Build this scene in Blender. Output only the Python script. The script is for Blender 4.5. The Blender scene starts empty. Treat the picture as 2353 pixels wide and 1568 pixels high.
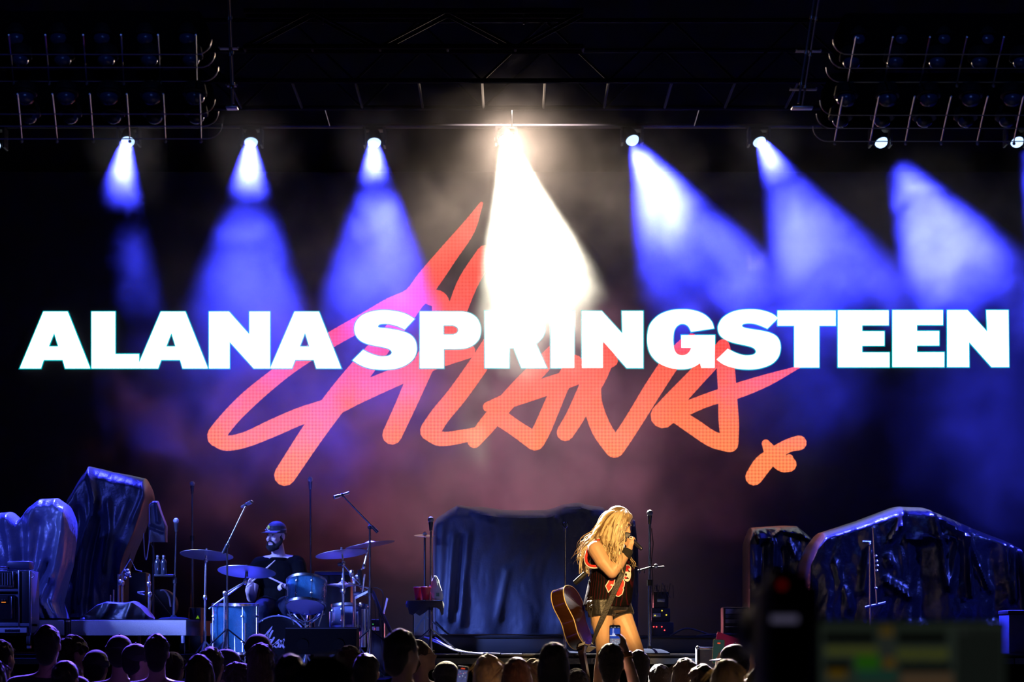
import bpy, bmesh, math, random
from mathutils import Vector, Matrix, noise
import numpy as np
random.seed(7)
PI = math.pi
SC = bpy.context.scene
COL = SC.collection
# ---------------------------------------------------------------- camera
FPX, HZ, CH = 2353 * 100 / 36, 1480.0, 1.75      # focal length in pixels, horizon row, eye height
def at(x, y, D):
    """a point of the place: what stands D metres away on the sight line through photo pixel x, y"""
    return Vector(((x - 1176.5) / FPX * D, D, CH + (HZ - y) / FPX * D))
def m(pix, D):
    return pix / FPX * D
cd = bpy.data.cameras.new('camera'); cam = bpy.data.objects.new('camera', cd); COL.objects.link(cam)
cam.location = (0, 0, CH); cam.rotation_euler = (PI / 2, 0, 0)
cd.lens = 100; cd.sensor_width = 36; cd.shift_y = (HZ - 784) / 2353; cd.clip_end = 200
cd.dof.use_dof = True; cd.dof.focus_distance = 22.6; cd.dof.aperture_fstop = 3.2
SC.camera = cam
SC.view_settings.view_transform = 'Standard'; SC.view_settings.look = 'None'
SC.view_settings.gamma = 1; SC.view_settings.exposure = 0; SC.view_settings.use_curve_mapping = False
cy = SC.cycles
cy.max_bounces = 5; cy.diffuse_bounces = 2; cy.glossy_bounces = 3; cy.transmission_bounces = 4; cy.transparent_max_bounces = 8
cy.volume_bounces = 0; cy.volume_step_rate = 1.0; cy.volume_max_steps = 96
cy.sample_clamp_indirect = 3; cy.caustics_reflective = False; cy.caustics_refractive = False
cy.use_denoising = True; cy.use_light_tree = True; cy.use_adaptive_sampling = True; cy.adaptive_threshold = 0.03
w = bpy.data.worlds.new('night_sky'); SC.world = w; w.use_nodes = True
w.node_tree.nodes['Background'].inputs[0].default_value = (0.004, 0.006, 0.012, 1)
w.node_tree.nodes['Background'].inputs[1].default_value = 0.02
# ---------------------------------------------------------------- lights
def spot(name, loc, tgt, color, power, deg, blend=0.5, rad=0.06):
    l = bpy.data.lights.new(name, 'SPOT'); l.color = color; l.energy = power
    l.spot_size = math.radians(deg); l.spot_blend = blend; l.shadow_soft_size = rad
    o = bpy.data.objects.new(name, l); COL.objects.link(o); o.location = loc
    o.rotation_euler = (Vector(tgt) - Vector(loc)).to_track_quat('-Z', 'Y').to_euler()
    return o
BLUE = (0.036, 0.043, 1.0)
TR = 28.0                                           # the truss with the beam fixtures
# lens pixel, beam lean (pixels sideways per pixel down), power, cone angle
BEAMS = [(-14, 333, -0.10, 16500, 28), (294, 325, 0.0, 16500, 29), (577, 327, 0.05, 16500, 31), (860, 328, 0.06, 16500, 31),
         (1453, 322, 0.38, 29000, 37), (1745, 326, 0.37, 21000, 35), (2025, 327, 0.40, 21000, 35), (2337, 326, 0.30, 21000, 33)]
DROP = Vector((0, -0.60, -0.80))                    # every beam leans towards the audience
for (x, y, lean, pw, deg) in BEAMS:
    p = at(x, y, TR) + Vector((0, -0.10, 0))
    spot('beam_light', p, p + DROP + Vector((lean * 0.8, 0, 0)), BLUE, pw, deg, 0.75, 0.06)
p = at(1163, 322, TR) + Vector((0, -0.10, 0))
spot('beam_light', p, p + DROP + Vector((0.15, 0, 0)), (1.0, 0.93, 0.72), 70000, 32, 0.45, 0.06)
spot('beam_light_spill', p, p + Vector((0.05, -0.97, -0.42)), (1.0, 0.74, 0.55), 800, 92, 1.0, 0.06)
# stage lighting out of the picture: follow spot, blue front wash
spot('front_follow_light', (2.5, 2.0, 8.5), at(1400, 1330, 21.8), (1.0, 0.60, 0.21), 34000, 3.4, 0.5, 0.10)
spot('added_back_light', (-0.5, 25.4, 5.0), at(1390, 1260, 21.8), (1.0, 0.95, 0.90), 42000, 9, 0.4, 0.10)  # added lamp in mid-air, no fixture; gives the singer her white rim
for (x, y, z, tx, ty, tz, e, a, c, rad) in (
        (-7.0, 22.0, 5.2, -2.1, 25.3, 2.2, 9000, 20, (0.16, 0.26, 1.0), 0.35), (-2.4, 20.6, 1.35, -2.0, 25.3, 2.3, 900, 36, (0.14, 0.20, 1.0), 0.3), (-0.9, 20.8, 1.1, -1.7, 25.4, 2.4, 420, 34, (0.20, 0.20, 1.0), 0.3),
        (-8.0, 19.0, 6.0, -4.0, 25.2, 2.5, 2600, 26, (0.08, 0.12, 1.0), 0.2), (0.0, 20.0, 7.0, -4.2, 25.2, 2.6, 1300, 16, (0.08, 0.12, 1.0), 0.2),
        (0.3, 12.0, 8.0, 0.0, 27, 2.3, 230, 12, (0.02, 0.15, 1.0), 0.1), (8.2, 22.8, 6.5, 4.2, 26.6, 2.7, 2600, 30, (0.08, 0.12, 1.0), 0.15), (4.6, 21.0, 7.5, 3.9, 26.8, 2.4, 260, 30, (0.08, 0.14, 1.0), 0.15),
        (-1.0, 9.0, 9.0, -2.8, 17.2, 5.4, 420, 16, (0.12, 0.25, 1.0), 0.2), (1.0, 9.0, 9.0, 2.8, 17.2, 5.4, 420, 16, (0.12, 0.25, 1.0), 0.2)):
    spot('blue_wash_light', (x, y, z), (tx, ty, tz), c, e, a, 0.7, rad)
# added unseen lamps below the front truss that rim the crowd's heads from behind
for (x, tx, c, e) in ((-3.4, -3.3, (0.16, 0.08, 1.0), 21000), (-1.7, -1.9, (0.16, 0.09, 1.0), 20000), (0.0, 0.0, (1.0, 0.86, 0.62), 22000), (0.9, 1.0, (1.0, 0.84, 0.50), 22000), (2.2, 2.2, (0.75, 0.75, 0.75), 14000), (1.4, 1.2, (0.16, 0.08, 1.0), 9000)):
    spot('added_crowd_rim_light', (x, 25.9, 5.3), (tx, 17.0, 1.5), c, e, 20, 0.8, 0.12)
# added unseen lamps that redden the haze: low behind covers, down from the roof
for (px_, e) in ((1090, 60), (1310, 60), (262, 30)):
    q = at(px_, 1400, 29.6); spot('added_floor_light', (q.x, 29.6, 1.95), (q.x * 0.9, 27.0, 2.5), (1.0, 0.26, 0.34), e, 110, 1.0, 0.12)
spot('added_haze_light', (0.1, 27.0, 9.4), (0.15, 29.2, 5.0), (1.0, 0.76, 0.78), 5000, 34, 1.0, 0.12)  # added warm lamp that brightens the haze around the white beam
for (x, e) in ((-3.6, 2600), (-2.2, 2600), (-0.8, 5200), (0.6, 5600), (1.9, 2200)):
    spot('added_haze_light', (x, 29.9, 8.6), (x, 29.5, 2.0), (1.0, 0.20, 0.42), e, 30, 1.0, 0.12)
# ---------------------------------------------------------------- materials
MATS = {}
def mat(name, col=None, rough=0.6, metal=0.0, var=0.12, scale=8.0, bump=0.0, bscale=60.0, sheen=0.0, spec=0.5, coat=0.0, stretch=None):
    if name in MATS: return MATS[name]
    M = bpy.data.materials.new(name); M.use_nodes = True
    nt = M.node_tree; N = nt.nodes; L = nt.links; b = N['Principled BSDF']
    b.inputs['Roughness'].default_value = rough; b.inputs['Metallic'].default_value = metal
    b.inputs['Specular IOR Level'].default_value = spec; b.inputs['Sheen Weight'].default_value = sheen
    b.inputs['Coat Weight'].default_value = coat
    tc = N.new('ShaderNodeTexCoord'); src = tc.outputs['Object']
    if stretch:
        mp = N.new('ShaderNodeMapping'); mp.inputs['Scale'].default_value = stretch; L.new(src, mp.inputs[0]); src = mp.outputs[0]
    nz = N.new('ShaderNodeTexNoise'); nz.inputs['Scale'].default_value = scale; nz.inputs['Detail'].default_value = 3
    L.new(src, nz.inputs['Vector'])
    mx = N.new('ShaderNodeMix'); mx.data_type = 'RGBA'
    c = Vector(col[:3])
    mx.inputs['A'].default_value = (*(c * (1 - var)), 1); mx.inputs['B'].default_value = (*[min(1, v * (1 + var)) for v in c], 1)
    L.new(nz.outputs['Fac'], mx.inputs['Factor']); L.new(mx.outputs['Result'], b.inputs['Base Color'])
    if bump:
        n2 = N.new('ShaderNodeTexNoise'); n2.inputs['Scale'].default_value = bscale; n2.inputs['Detail'].default_value = 4
        L.new(src, n2.inputs['Vector'])
        bp = N.new('ShaderNodeBump'); bp.inputs['Strength'].default_value = bump; bp.inputs['Distance'].default_value = 0.01
        L.new(n2.outputs['Fac'], bp.inputs['Height']); L.new(bp.outputs['Normal'], b.inputs['Normal'])
    MATS[name] = M
    return M
def glow(name, col, strength, sample=True):
    if name in MATS: return MATS[name]
    M = bpy.data.materials.new(name); M.use_nodes = True
    nt = M.node_tree; nt.nodes.clear()
    e = nt.nodes.new('ShaderNodeEmission'); o = nt.nodes.new('ShaderNodeOutputMaterial')
    e.inputs[0].default_value = (*col, 1); e.inputs[1].default_value = strength
    nt.links.new(e.outputs[0], o.inputs['Surface'])
    if not sample: M.cycles.emission_sampling = 'NONE'
    MATS[name] = M
    return M
# ---------------------------------------------------------------- objects
def tag(o, label=None, cat=None, group=None, kind=None):
    if label: o['label'] = label
    if cat: o['category'] = cat
    if group: o['group'] = group
    if kind: o['kind'] = kind
    return o
def thing(name, label, cat, loc, group=None):
    o = bpy.data.objects.new(name, None); COL.objects.link(o); o.location = loc; o.empty_display_size = 0.05
    return tag(o, label, cat, group)
def origin(p):
    v = Vector((0, 0, 0))
    while p is not None:
        v += p.location; p = p.parent
    return v
def link(name, me, mt, parent=None, label=None, loc=None):
    """one mesh object whose vertices are given in world space; its own origin goes to its parent's (or to loc)"""
    o = bpy.data.objects.new(name, me); COL.objects.link(o)
    if parent is not None:
        o.parent = parent; me.transform(Matrix.Translation(-origin(parent)))
    elif loc is not None:
        me.transform(Matrix.Translation(-Vector(loc))); o.location = loc
    if mt is not None and not me.materials: me.materials.append(mt)
    if label: o['label'] = label
    return o
def V(*a): return Vector(a)
def frame(d):
    d = d.normalized(); u = d.cross(V(0, 0, 1))
    if u.length < 1e-3: u = d.cross(V(0, 1, 0))
    u.normalize(); return u, u.cross(d).normalized()
class MB:
    """collects shapes in world space and links them as one mesh"""
    def __init__(s): s.v = []; s.f = []; s.sm = []; s.mi = []; s.cur = 0
    def add(s, vs, fs, smooth=False):
        k = len(s.v); s.v += [tuple(v) for v in vs]
        for f in fs: s.f.append(tuple(i + k for i in f)); s.sm.append(smooth); s.mi.append(s.cur)
        return s
    def box(s, a, b, bev=0.0):
        x0, y0, z0 = [min(p, q) for p, q in zip(a, b)]; x1, y1, z1 = [max(p, q) for p, q in zip(a, b)]
        if bev <= 0:
            vs = [(x, y, z) for z in (z0, z1) for y in (y0, y1) for x in (x0, x1)]
            return s.add(vs, [(0, 2, 3, 1), (4, 5, 7, 6), (0, 1, 5, 4), (2, 6, 7, 3), (0, 4, 6, 2), (1, 3, 7, 5)])
        bm = bmesh.new(); bmesh.ops.create_cube(bm, size=1)
        bmesh.ops.scale(bm, vec=(x1 - x0, y1 - y0, z1 - z0), verts=bm.verts)
        bmesh.ops.bevel(bm, geom=bm.edges[:], offset=min(bev, 0.45 * min(x1 - x0, y1 - y0, z1 - z0)), segments=2, affect='EDGES', profile=0.5)
        bmesh.ops.translate(bm, vec=((x0 + x1) / 2, (y0 + y1) / 2, (z0 + z1) / 2), verts=bm.verts)
        bm.verts.index_update(); s.add([v.co for v in bm.verts], [[v.index for v in f.verts] for f in bm.faces]); bm.free(); return s
    def tube(s, pts, r, n=8, cap=True):
        pts = [Vector(p) for p in pts]; R = r if isinstance(r, (list, tuple)) else [r] * len(pts)
        vs = []; fs = []; u = None
        for i, p in enumerate(pts):
            d = (pts[min(i + 1, len(pts) - 1)] - pts[max(i - 1, 0)])
            if u is None: u, _ = frame(d)
            d.normalize(); u = (u - d * u.dot(d)); u = u.normalized() if u.length > 1e-4 else frame(d)[0]
            q = d.cross(u)
            for k in range(n):
                a = 2 * PI * k / n; vs.append(p + (u * math.cos(a) + q * math.sin(a)) * R[i])
        for i in range(len(pts) - 1):
            for k in range(n):
                fs.append((i * n + k, i * n + (k + 1) % n, (i + 1) * n + (k + 1) % n, (i + 1) * n + k))
        if cap: fs += [tuple(range(n))[::-1], tuple((len(pts) - 1) * n + k for k in range(n))]
        return s.add(vs, fs, n > 4)
    def lathe(s, base, axis, prof, n=24, cap=True):
        """prof: (distance along axis, radius) pairs"""
        base = Vector(base); d = Vector(axis).normalized(); u, q = frame(d); vs = []; fs = []
        for (h, r) in prof:
            for k in range(n):
                a = 2 * PI * k / n; vs.append(base + d * h + (u * math.cos(a) + q * math.sin(a)) * max(r, 1e-4))
        for i in range(len(prof) - 1):
            for k in range(n):
                fs.append((i * n + k, i * n + (k + 1) % n, (i + 1) * n + (k + 1) % n, (i + 1) * n + k))
        if cap: fs += [tuple(range(n))[::-1], tuple((len(prof) - 1) * n + k for k in range(n))]
        return s.add(vs, fs, True)
    def cyl(s, a, b, r, n=16): a = Vector(a); b = Vector(b); return s.lathe(a, b - a, [(0, r), ((b - a).length, r)], n)
    def ball(s, c, r, n=12, rot=None):
        c = Vector(c); r = r if isinstance(r, (tuple, list, Vector)) else (r, r, r); vs = []; fs = []; h = n // 2
        for i in range(h + 1):
            t = PI * i / h
            for k in range(n):
                a = 2 * PI * k / n
                p = V(r[0] * math.sin(t) * math.cos(a), r[1] * math.sin(t) * math.sin(a), r[2] * math.cos(t))
                if rot: p = rot @ p
                vs.append(c + p)
        for i in range(h):
            for k in range(n): fs.append((i * n + k, (i + 1) * n + k, (i + 1) * n + (k + 1) % n, i * n + (k + 1) % n))
        return s.add(vs, fs, True)
    def poly(s, pts, dv):
        """flat outline pts (convex or not) pushed along dv"""
        pts = [Vector(p) for p in pts]; dv = Vector(dv); n = len(pts)
        return s.add(pts + [p + dv for p in pts], [tuple(range(n)), tuple(range(2 * n - 1, n - 1, -1))] + [(i, i + n, (i + 1) % n + n, (i + 1) % n) for i in range(n)])
    def mesh(s, name='m'):
        me = bpy.data.meshes.new(name); me.from_pydata(s.v, [], s.f); me.polygons.foreach_set('use_smooth', s.sm)
        me.polygons.foreach_set('material_index', s.mi)
        bm = bmesh.new(); bm.from_mesh(me); bmesh.ops.recalc_face_normals(bm, faces=bm.faces); bm.to_mesh(me); bm.free()
        return me
    def build(s, name, mt, parent=None, label=None, loc=None):
        o = link(name, s.mesh(name), mt, parent, label, loc)
        try: o.data.set_sharp_from_angle(angle=math.radians(40))
        except Exception: pass
        return o
def smooth(pts, closed=False, k=6):
    """Catmull-Rom through 2-D or 3-D points; a point given as (.., 'c') is a corner"""
    cor = [p[-1] == 'c' for p in pts]; P = [np.array([float(c) for c in (p[:-1] if p[-1] == 'c' else p)]) for p in pts]; n = len(P); out = []
    for i in range(n if closed else n - 1):
        a, b = P[i], P[(i + 1) % n]; j = (i + 1) % n
        if cor[i] and cor[j]: out.append(a); continue
        p0 = a - (b - a) if (cor[i] or (not closed and i == 0)) else P[i - 1]
        p3 = b + (b - a) if (cor[j] or (not closed and j == n - 1)) else P[(j + 1) % n]
        for t in np.arange(k) / k:
            out.append(0.5 * ((2 * a) + (b - p0) * t + (2 * p0 - 5 * a + 4 * b - p3) * t * t + (3 * a - p0 - 3 * b + p3) * t ** 3))
    if not closed: out.append(P[-1])
    return [tuple(p) for p in out]
def fill2d(loops, depth, offset=0.0):
    """flat shape with holes -> (verts, faces) in 2-D, pushed by depth"""
    c = bpy.data.curves.new('c', 'CURVE'); c.dimensions = '2D'; c.fill_mode = 'BOTH'; c.extrude = depth / 2; c.offset = offset
    for lp in loops:
        sp = c.splines.new('POLY'); sp.points.add(len(lp) - 1); sp.use_cyclic_u = True
        for q, p in zip(sp.points, lp): q.co = (p[0], p[1], 0, 1)
    o = bpy.data.objects.new('c', c); me = bpy.data.meshes.new_from_object(o)
    vs = [v.co.copy() for v in me.vertices]; fs = [tuple(p.vertices) for p in me.polygons]
    bpy.data.objects.remove(o); bpy.data.meshes.remove(me); bpy.data.curves.remove(c)
    return vs, fs
def ribbon(pts, k=5):
    """brush stroke: (x, y, half width) points -> outline loop with round ends"""
    P = smooth(pts, False, k); n = len(P); L = []; R = []
    for i, (x, y, r) in enumerate(P):
        a = P[max(i - 1, 0)]; b = P[min(i + 1, n - 1)]; dx, dy = b[0] - a[0], b[1] - a[1]; q = math.hypot(dx, dy) or 1
        L.append((x - dy / q * r, y + dx / q * r)); R.append((x + dy / q * r, y - dx / q * r))
    def cap(i, j, s):
        x, y, r = P[i]; dx, dy = x - P[j][0], y - P[j][1]; a = math.atan2(dy, dx)
        return [(x + r * math.cos(a + s * t), y + r * math.sin(a + s * t)) for t in np.linspace(PI / 2, -PI / 2, 7)[1:-1]]
    return R + cap(n - 1, n - 2, -1) + L[::-1] + cap(0, 1, -1)
# ---------------------------------------------------------------- LED screen with its picture
SD = 31.0
def led_mat(name, c_lo, c_hi, z0, z1, strength, pitch=0.038):
    M = bpy.data.materials.new(name); M.use_nodes = True; nt = M.node_tree; N = nt.nodes; L = nt.links; N.clear()
    g = N.new('ShaderNodeNewGeometry'); sp = N.new('ShaderNodeSeparateXYZ'); L.new(g.outputs['Position'], sp.inputs[0])
    mr = N.new('ShaderNodeMapRange'); mr.inputs['From Min'].default_value = z0; mr.inputs['From Max'].default_value = z1; L.new(sp.outputs['Z'], mr.inputs['Value'])
    mx = N.new('ShaderNodeMix'); mx.data_type = 'RGBA'; mx.inputs['A'].default_value = (*c_lo, 1); mx.inputs['B'].default_value = (*c_hi, 1); L.new(mr.outputs['Result'], mx.inputs['Factor'])
    def wave(out):
        a = N.new('ShaderNodeMath'); a.operation = 'MULTIPLY'; a.inputs[1].default_value = 2 * PI / pitch; L.new(out, a.inputs[0])
        b = N.new('ShaderNodeMath'); b.operation = 'SINE'; L.new(a.outputs[0], b.inputs[0]); return b.outputs[0]
    ad = N.new('ShaderNodeMath'); ad.operation = 'ADD'; L.new(wave(sp.outputs['X']), ad.inputs[0]); L.new(wave(sp.outputs['Z']), ad.inputs[1])
    ml = N.new('ShaderNodeMath'); ml.operation = 'MULTIPLY_ADD'; ml.inputs[1].default_value = strength * 0.20; ml.inputs[2].default_value = strength; L.new(ad.outputs[0], ml.inputs[0])
    e = N.new('ShaderNodeEmission'); L.new(mx.outputs['Result'], e.inputs[0]); L.new(ml.outputs[0], e.inputs[1])
    o = N.new('ShaderNodeOutputMaterial'); L.new(e.outputs[0], o.inputs['Surface'])
    return M
sy = lambda x, y: y - 4.0 * (x - 50) / 2270 + (2 if x > 1150 else 0) * 0
def crop(pts, x0, y0, k):
    return [(x0 + p[0] * k, y0 + p[1] * k) + tuple(p[2:]) for p in pts]
K3 = 1200 / 2353; K1 = 750 / 1680; K2 = 800 / 2353; K4 = 1203 / 2353
LET = []
def A_(o, h): LET.append([crop(o, 0, 680, K3), crop(h, 0, 680, K3)])
A_([(91, 327), (197, 73), (305, 73), (406, 327), (295, 327), (284, 289), (197, 289), (184, 327)], [(245, 165), (265, 230), (219, 230)])
LET.append([crop([(414, 73), (519, 73), (519, 264), (626, 264), (626, 327), (414, 327)], 0, 680, K3)])
A_([(618, 327), (726, 73), (835, 73), (936, 327), (824, 327), (813, 289), (726, 289), (712, 327)], [(773, 165), (793, 230), (748, 230)])
LET.append([crop([(943, 73), (1032, 73), (1125, 177), (1125, 73), (1216, 73), (1216, 327), (1144, 327), (1034, 206), (1034, 327), (943, 327)], 0, 680, K3)])
A_([(1219, 327), (1328, 73), (1437, 73), (1537, 327), (1426, 327), (1415, 289), (1330, 289), (1315, 327)], [(1375, 165), (1395, 230), (1350, 230)])
S1 = [(1124, 635, 'c'), (1085, 612), (1040, 598), (985, 591), (940, 592), (890, 602), (850, 622), (825, 652), (817, 685), (825, 720), (850, 748), (890, 765), (940, 775), (985, 785), (1005, 797), (1010, 810), (1000, 822), (980, 828), (950, 829), (915, 820), (885, 808), (862, 795, 'c'), (809, 848, 'c'), (840, 868), (880, 885), (930, 894), (985, 895), (1035, 889), (1080, 872), (1115, 845), (1133, 812), (1136, 778), (1128, 745), (1105, 718), (1070, 702), (1020, 690), (970, 683), (942, 680), (937, 671), (945, 663), (965, 659), (1000, 661), (1040, 672), (1075, 688, 'c')]
LET.append([smooth(crop(S1, 450, 450, K1), True, 3)])
LET.append([smooth(crop([(1154, 598, 'c'), (1370, 598, 'c'), (1410, 606), (1445, 630), (1462, 665), (1466, 700), (1455, 740), (1425, 770), (1385, 786), (1340, 789, 'c'), (1276, 789, 'c'), (1276, 888, 'c'), (1154, 888, 'c')], 450, 450, K1), True, 3),
            smooth(crop([(1274, 667, 'c'), (1325, 667, 'c'), (1345, 677), (1352, 692), (1345, 708), (1325, 717, 'c'), (1274, 717, 'c')], 450, 450, K1), True, 3)])
LET.append([smooth(crop([(42, 105, 'c'), (320, 105, 'c'), (385, 122), (430, 165), (447, 225), (430, 280), (385, 325, 'c'), (460, 488, 'c'), (290, 488, 'c'), (238, 352, 'c'), (205, 352, 'c'), (205, 488, 'c'), (42, 488, 'c')], 1100, 680, K2), True, 3),
            smooth(crop([(203, 205, 'c'), (280, 205, 'c'), (305, 215), (314, 230), (305, 248), (280, 258, 'c'), (203, 258, 'c')], 1100, 680, K2), True, 3)])
LET.append([crop([(487, 105), (645, 105), (645, 488), (487, 488)], 1100, 680, K2)])
LET.append([crop([(698, 105), (830, 105), (972, 260), (968, 105), (1110, 105), (1110, 488), (1000, 488), (838, 305), (838, 488), (698, 488)], 1100, 680, K2)])
G1 = [(1588, 220, 'c'), (1575, 180), (1540, 140), (1490, 112), (1430, 97), (1370, 94), (1300, 100), (1230, 125), (1180, 165), (1150, 215), (1140, 290), (1148, 360), (1175, 415), (1225, 460), (1290, 487), (1350, 496), (1410, 493), (1460, 478), (1495, 455, 'c'), (1505, 488, 'c'), (1593, 488, 'c'), (1595, 268, 'c'), (1370, 268, 'c'), (1370, 352, 'c'), (1438, 352, 'c'), (1425, 378), (1405, 397), (1380, 404), (1350, 400), (1328, 380), (1317, 345), (1313, 300), (1318, 245), (1335, 210), (1365, 190), (1395, 192), (1420, 210), (1436, 243, 'c')]
LET.append([smooth(crop(G1, 1100, 680, K2), True, 3)])
S2 = [(2020, 152, 'c'), (1985, 125), (1935, 106), (1875, 95), (1810, 94), (1745, 102), (1690, 122), (1645, 155), (1622, 195), (1618, 225), (1630, 265), (1665, 295), (1715, 315), (1770, 328), (1825, 340), (1862, 355), (1875, 380), (1860, 398), (1830, 405), (1790, 404), (1750, 393), (1715, 378), (1682, 360, 'c'), (1608, 432, 'c'), (1650, 462), (1700, 482), (1770, 495), (1850, 497), (1920, 485), (1980, 460), (2020, 420), (2037, 370), (2035, 320), (2015, 280), (1975, 255), (1920, 240), (1860, 230), (1810, 222), (1782, 212), (1778, 200), (1790, 190), (1820, 185), (1860, 188), (1905, 202), (1950, 222, 'c')]
LET.append([smooth(crop(S2, 1100, 680, K2), True, 3)])
LET.append([crop([(1246, 68), (1505, 68), (1505, 134), (1431, 134), (1431, 322), (1321, 322), (1321, 134), (1246, 134)], 1150, 680, K4)])
LET.append([crop([(1517, 67), (1743, 67), (1743, 132), (1624, 132), (1624, 161), (1724, 161), (1724, 224), (1624, 224), (1624, 256), (1747, 256), (1747, 321), (1517, 321)], 1150, 680, K4)])
LET.append([crop([(1762, 66), (1987, 66), (1987, 131), (1870, 131), (1870, 160), (1970, 160), (1970, 223), (1870, 223), (1870, 255), (1993, 255), (1993, 320), (1762, 320)], 1150, 680, K4)])
LET.append([crop([(2008, 66), (2098, 66), (2188, 165), (2184, 66), (2281, 66), (2284, 320), (2207, 320), (2104, 205), (2105, 320), (2008, 320)], 1150, 680, K4)])
# script strokes: (x, y, half width) in the two crops
c1 = lambda L: [(450 + x * K1, 450 + y * K1, r * K1) for x, y, r in L]
c2 = lambda L: [(1100 + x * K2, 680 + y * K2, r * K2) for x, y, r in L]
STROKES = [
    c1([(1470, 40, 8), (1400, 170, 38), (1300, 300, 50), (1200, 430, 60), (1120, 530, 60), (1000, 575, 48), (860, 650, 42), (730, 722, 40), (600, 800, 40), (480, 880, 40), (370, 965, 42), (270, 1050, 45), (180, 1140, 45), (112, 1225, 47), (107, 1245, 47)]),
    c1([(112, 1245, 50), (160, 1274, 40), (260, 1255, 40), (400, 1195, 45), (540, 1135, 45), (690, 1090, 50), (830, 1020, 52), (980, 955, 48), (1100, 905, 45), (1250, 845, 42), (1400, 800, 38)]),
    c1([(1165, 520, 30), (1090, 610, 40), (980, 740, 48), (840, 910, 60), (720, 1060, 62), (600, 1225, 60), (458, 1440, 55)]),
    c1([(1200, 520, 40), (1248, 535, 46), (1266, 570, 46)]),
    c1([(1262, 560, 46), (1260, 640, 48), (1225, 760, 52), (1150, 920, 55), (1080, 1080, 52), (1010, 1232, 50)]),
    c1([(1490, 300, 45), (1400, 450, 52), (1340, 600, 50), (1290, 700, 48)]),
    c1([(1570, 690, 48), (1470, 850, 50), (1350, 1020, 50), (1260, 1130, 50), (1208, 1208, 52)]),
    c1([(1206, 1212, 52), (1262, 1252, 38), (1380, 1238, 34), (1490, 1212, 30)]),
    c2([(-30, 985, 45), (60, 870, 58), (250, 650, 58), (400, 500, 58), (520, 370, 50)]),
    c2([(62, 752, 34), (180, 715, 50), (330, 660, 58), (500, 600, 60), (650, 550, 55), (760, 500, 50), (900, 440, 40)]),
    c2([(110, 800, 60), (240, 890, 55), (380, 985, 62)]), c2([(382, 985, 62), (430, 900, 60), (490, 760, 58), (560, 600, 55), (650, 450, 50)]),
    c2([(585, 925, 58), (650, 820, 62), (720, 680, 68), (800, 520, 75), (860, 400, 60), (880, 330, 40)]),
    c2([(750, 600, 75), (772, 740, 65), (830, 900, 68), (918, 1030, 66)]), c2([(918, 1030, 66), (980, 950, 60), (1070, 810, 60), (1180, 630, 62), (1300, 450, 60), (1400, 330, 50), (1440, 285, 30)]),
    c2([(1245, 812, 84), (1330, 700, 68), (1460, 560, 62), (1570, 440, 60), (1650, 340, 40)]),
    c2([(1300, 805, 60), (1420, 755, 48), (1560, 700, 45), (1740, 645, 52), (1950, 570, 40), (2165, 482, 8)]),
    c2([(1320, 800, 50), (1450, 885, 55), (1580, 970, 55), (1695, 1000, 58)]), c2([(1697, 1000, 58), (1690, 850, 68), (1680, 650, 62), (1668, 480, 60), (1650, 340, 45)]),
    c2([(1860, 1225, 58), (1920, 1140, 62), (2000, 1070, 50), (2090, 1015, 45), (2165, 995, 50)]),
    c2([(1940, 1000, 28), (1985, 1070, 50), (2050, 1130, 58), (2095, 1140, 52)]), c2([(2060, 1130, 52), (2100, 1140, 50), (2098, 1100, 28)]),
]
def flat(loops, D, front, depth, off=0.0):
    """an outline in photo pixels -> solid plate standing at distance D, its front face at `front`"""
    lp = [[(at(p[0], sy(*p[:2]) if off is not None else p[1], D).x, at(p[0], p[1], D).z) for p in l] for l in loops]
    vs, fs = fill2d(lp, depth, off or 0.0)
    return [(v.x, front + depth / 2 + v.z, v.y) for v in vs], fs
def make_screen():
    root = thing('led_screen', 'huge led screen showing white capital letters over an orange brush script', 'screen', (0, SD, 1.66))
    a = at(-140, 395, SD); b = at(2500, 1462, SD)
    dark = mat('led_black', (0.012, 0.011, 0.014), 0.55, 0, 0.3, 5, 0.25, 160)
    MB().box((a.x, SD, b.z), (b.x, SD + 0.12, a.z), 0.01).build('panel', dark, root)
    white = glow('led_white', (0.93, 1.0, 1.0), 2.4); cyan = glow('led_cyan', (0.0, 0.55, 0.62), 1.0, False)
    for i, lp in enumerate(LET):
        vs, fs = flat(lp, SD, SD - 0.016, 0.012); o = MB().add(vs, fs).build('letter', white, root)
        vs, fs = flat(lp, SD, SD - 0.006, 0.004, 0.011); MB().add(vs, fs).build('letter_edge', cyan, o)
    zt, zb = at(0, 500, SD).z, at(0, 1100, SD).z
    om = led_mat('led_orange', (1.0, 0.215, 0.075), (1.0, 0.075, 0.055), at(0, 1040, SD).z, at(0, 800, SD).z, 1.25)
    for i, st in enumerate(STROKES):
        vs, fs = flat([ribbon(st)], SD, SD - 0.0035 - 0.0003 * i, 0.003, None)
        MB().add(vs, fs).build('script_stroke', om, root)
make_screen()
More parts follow.
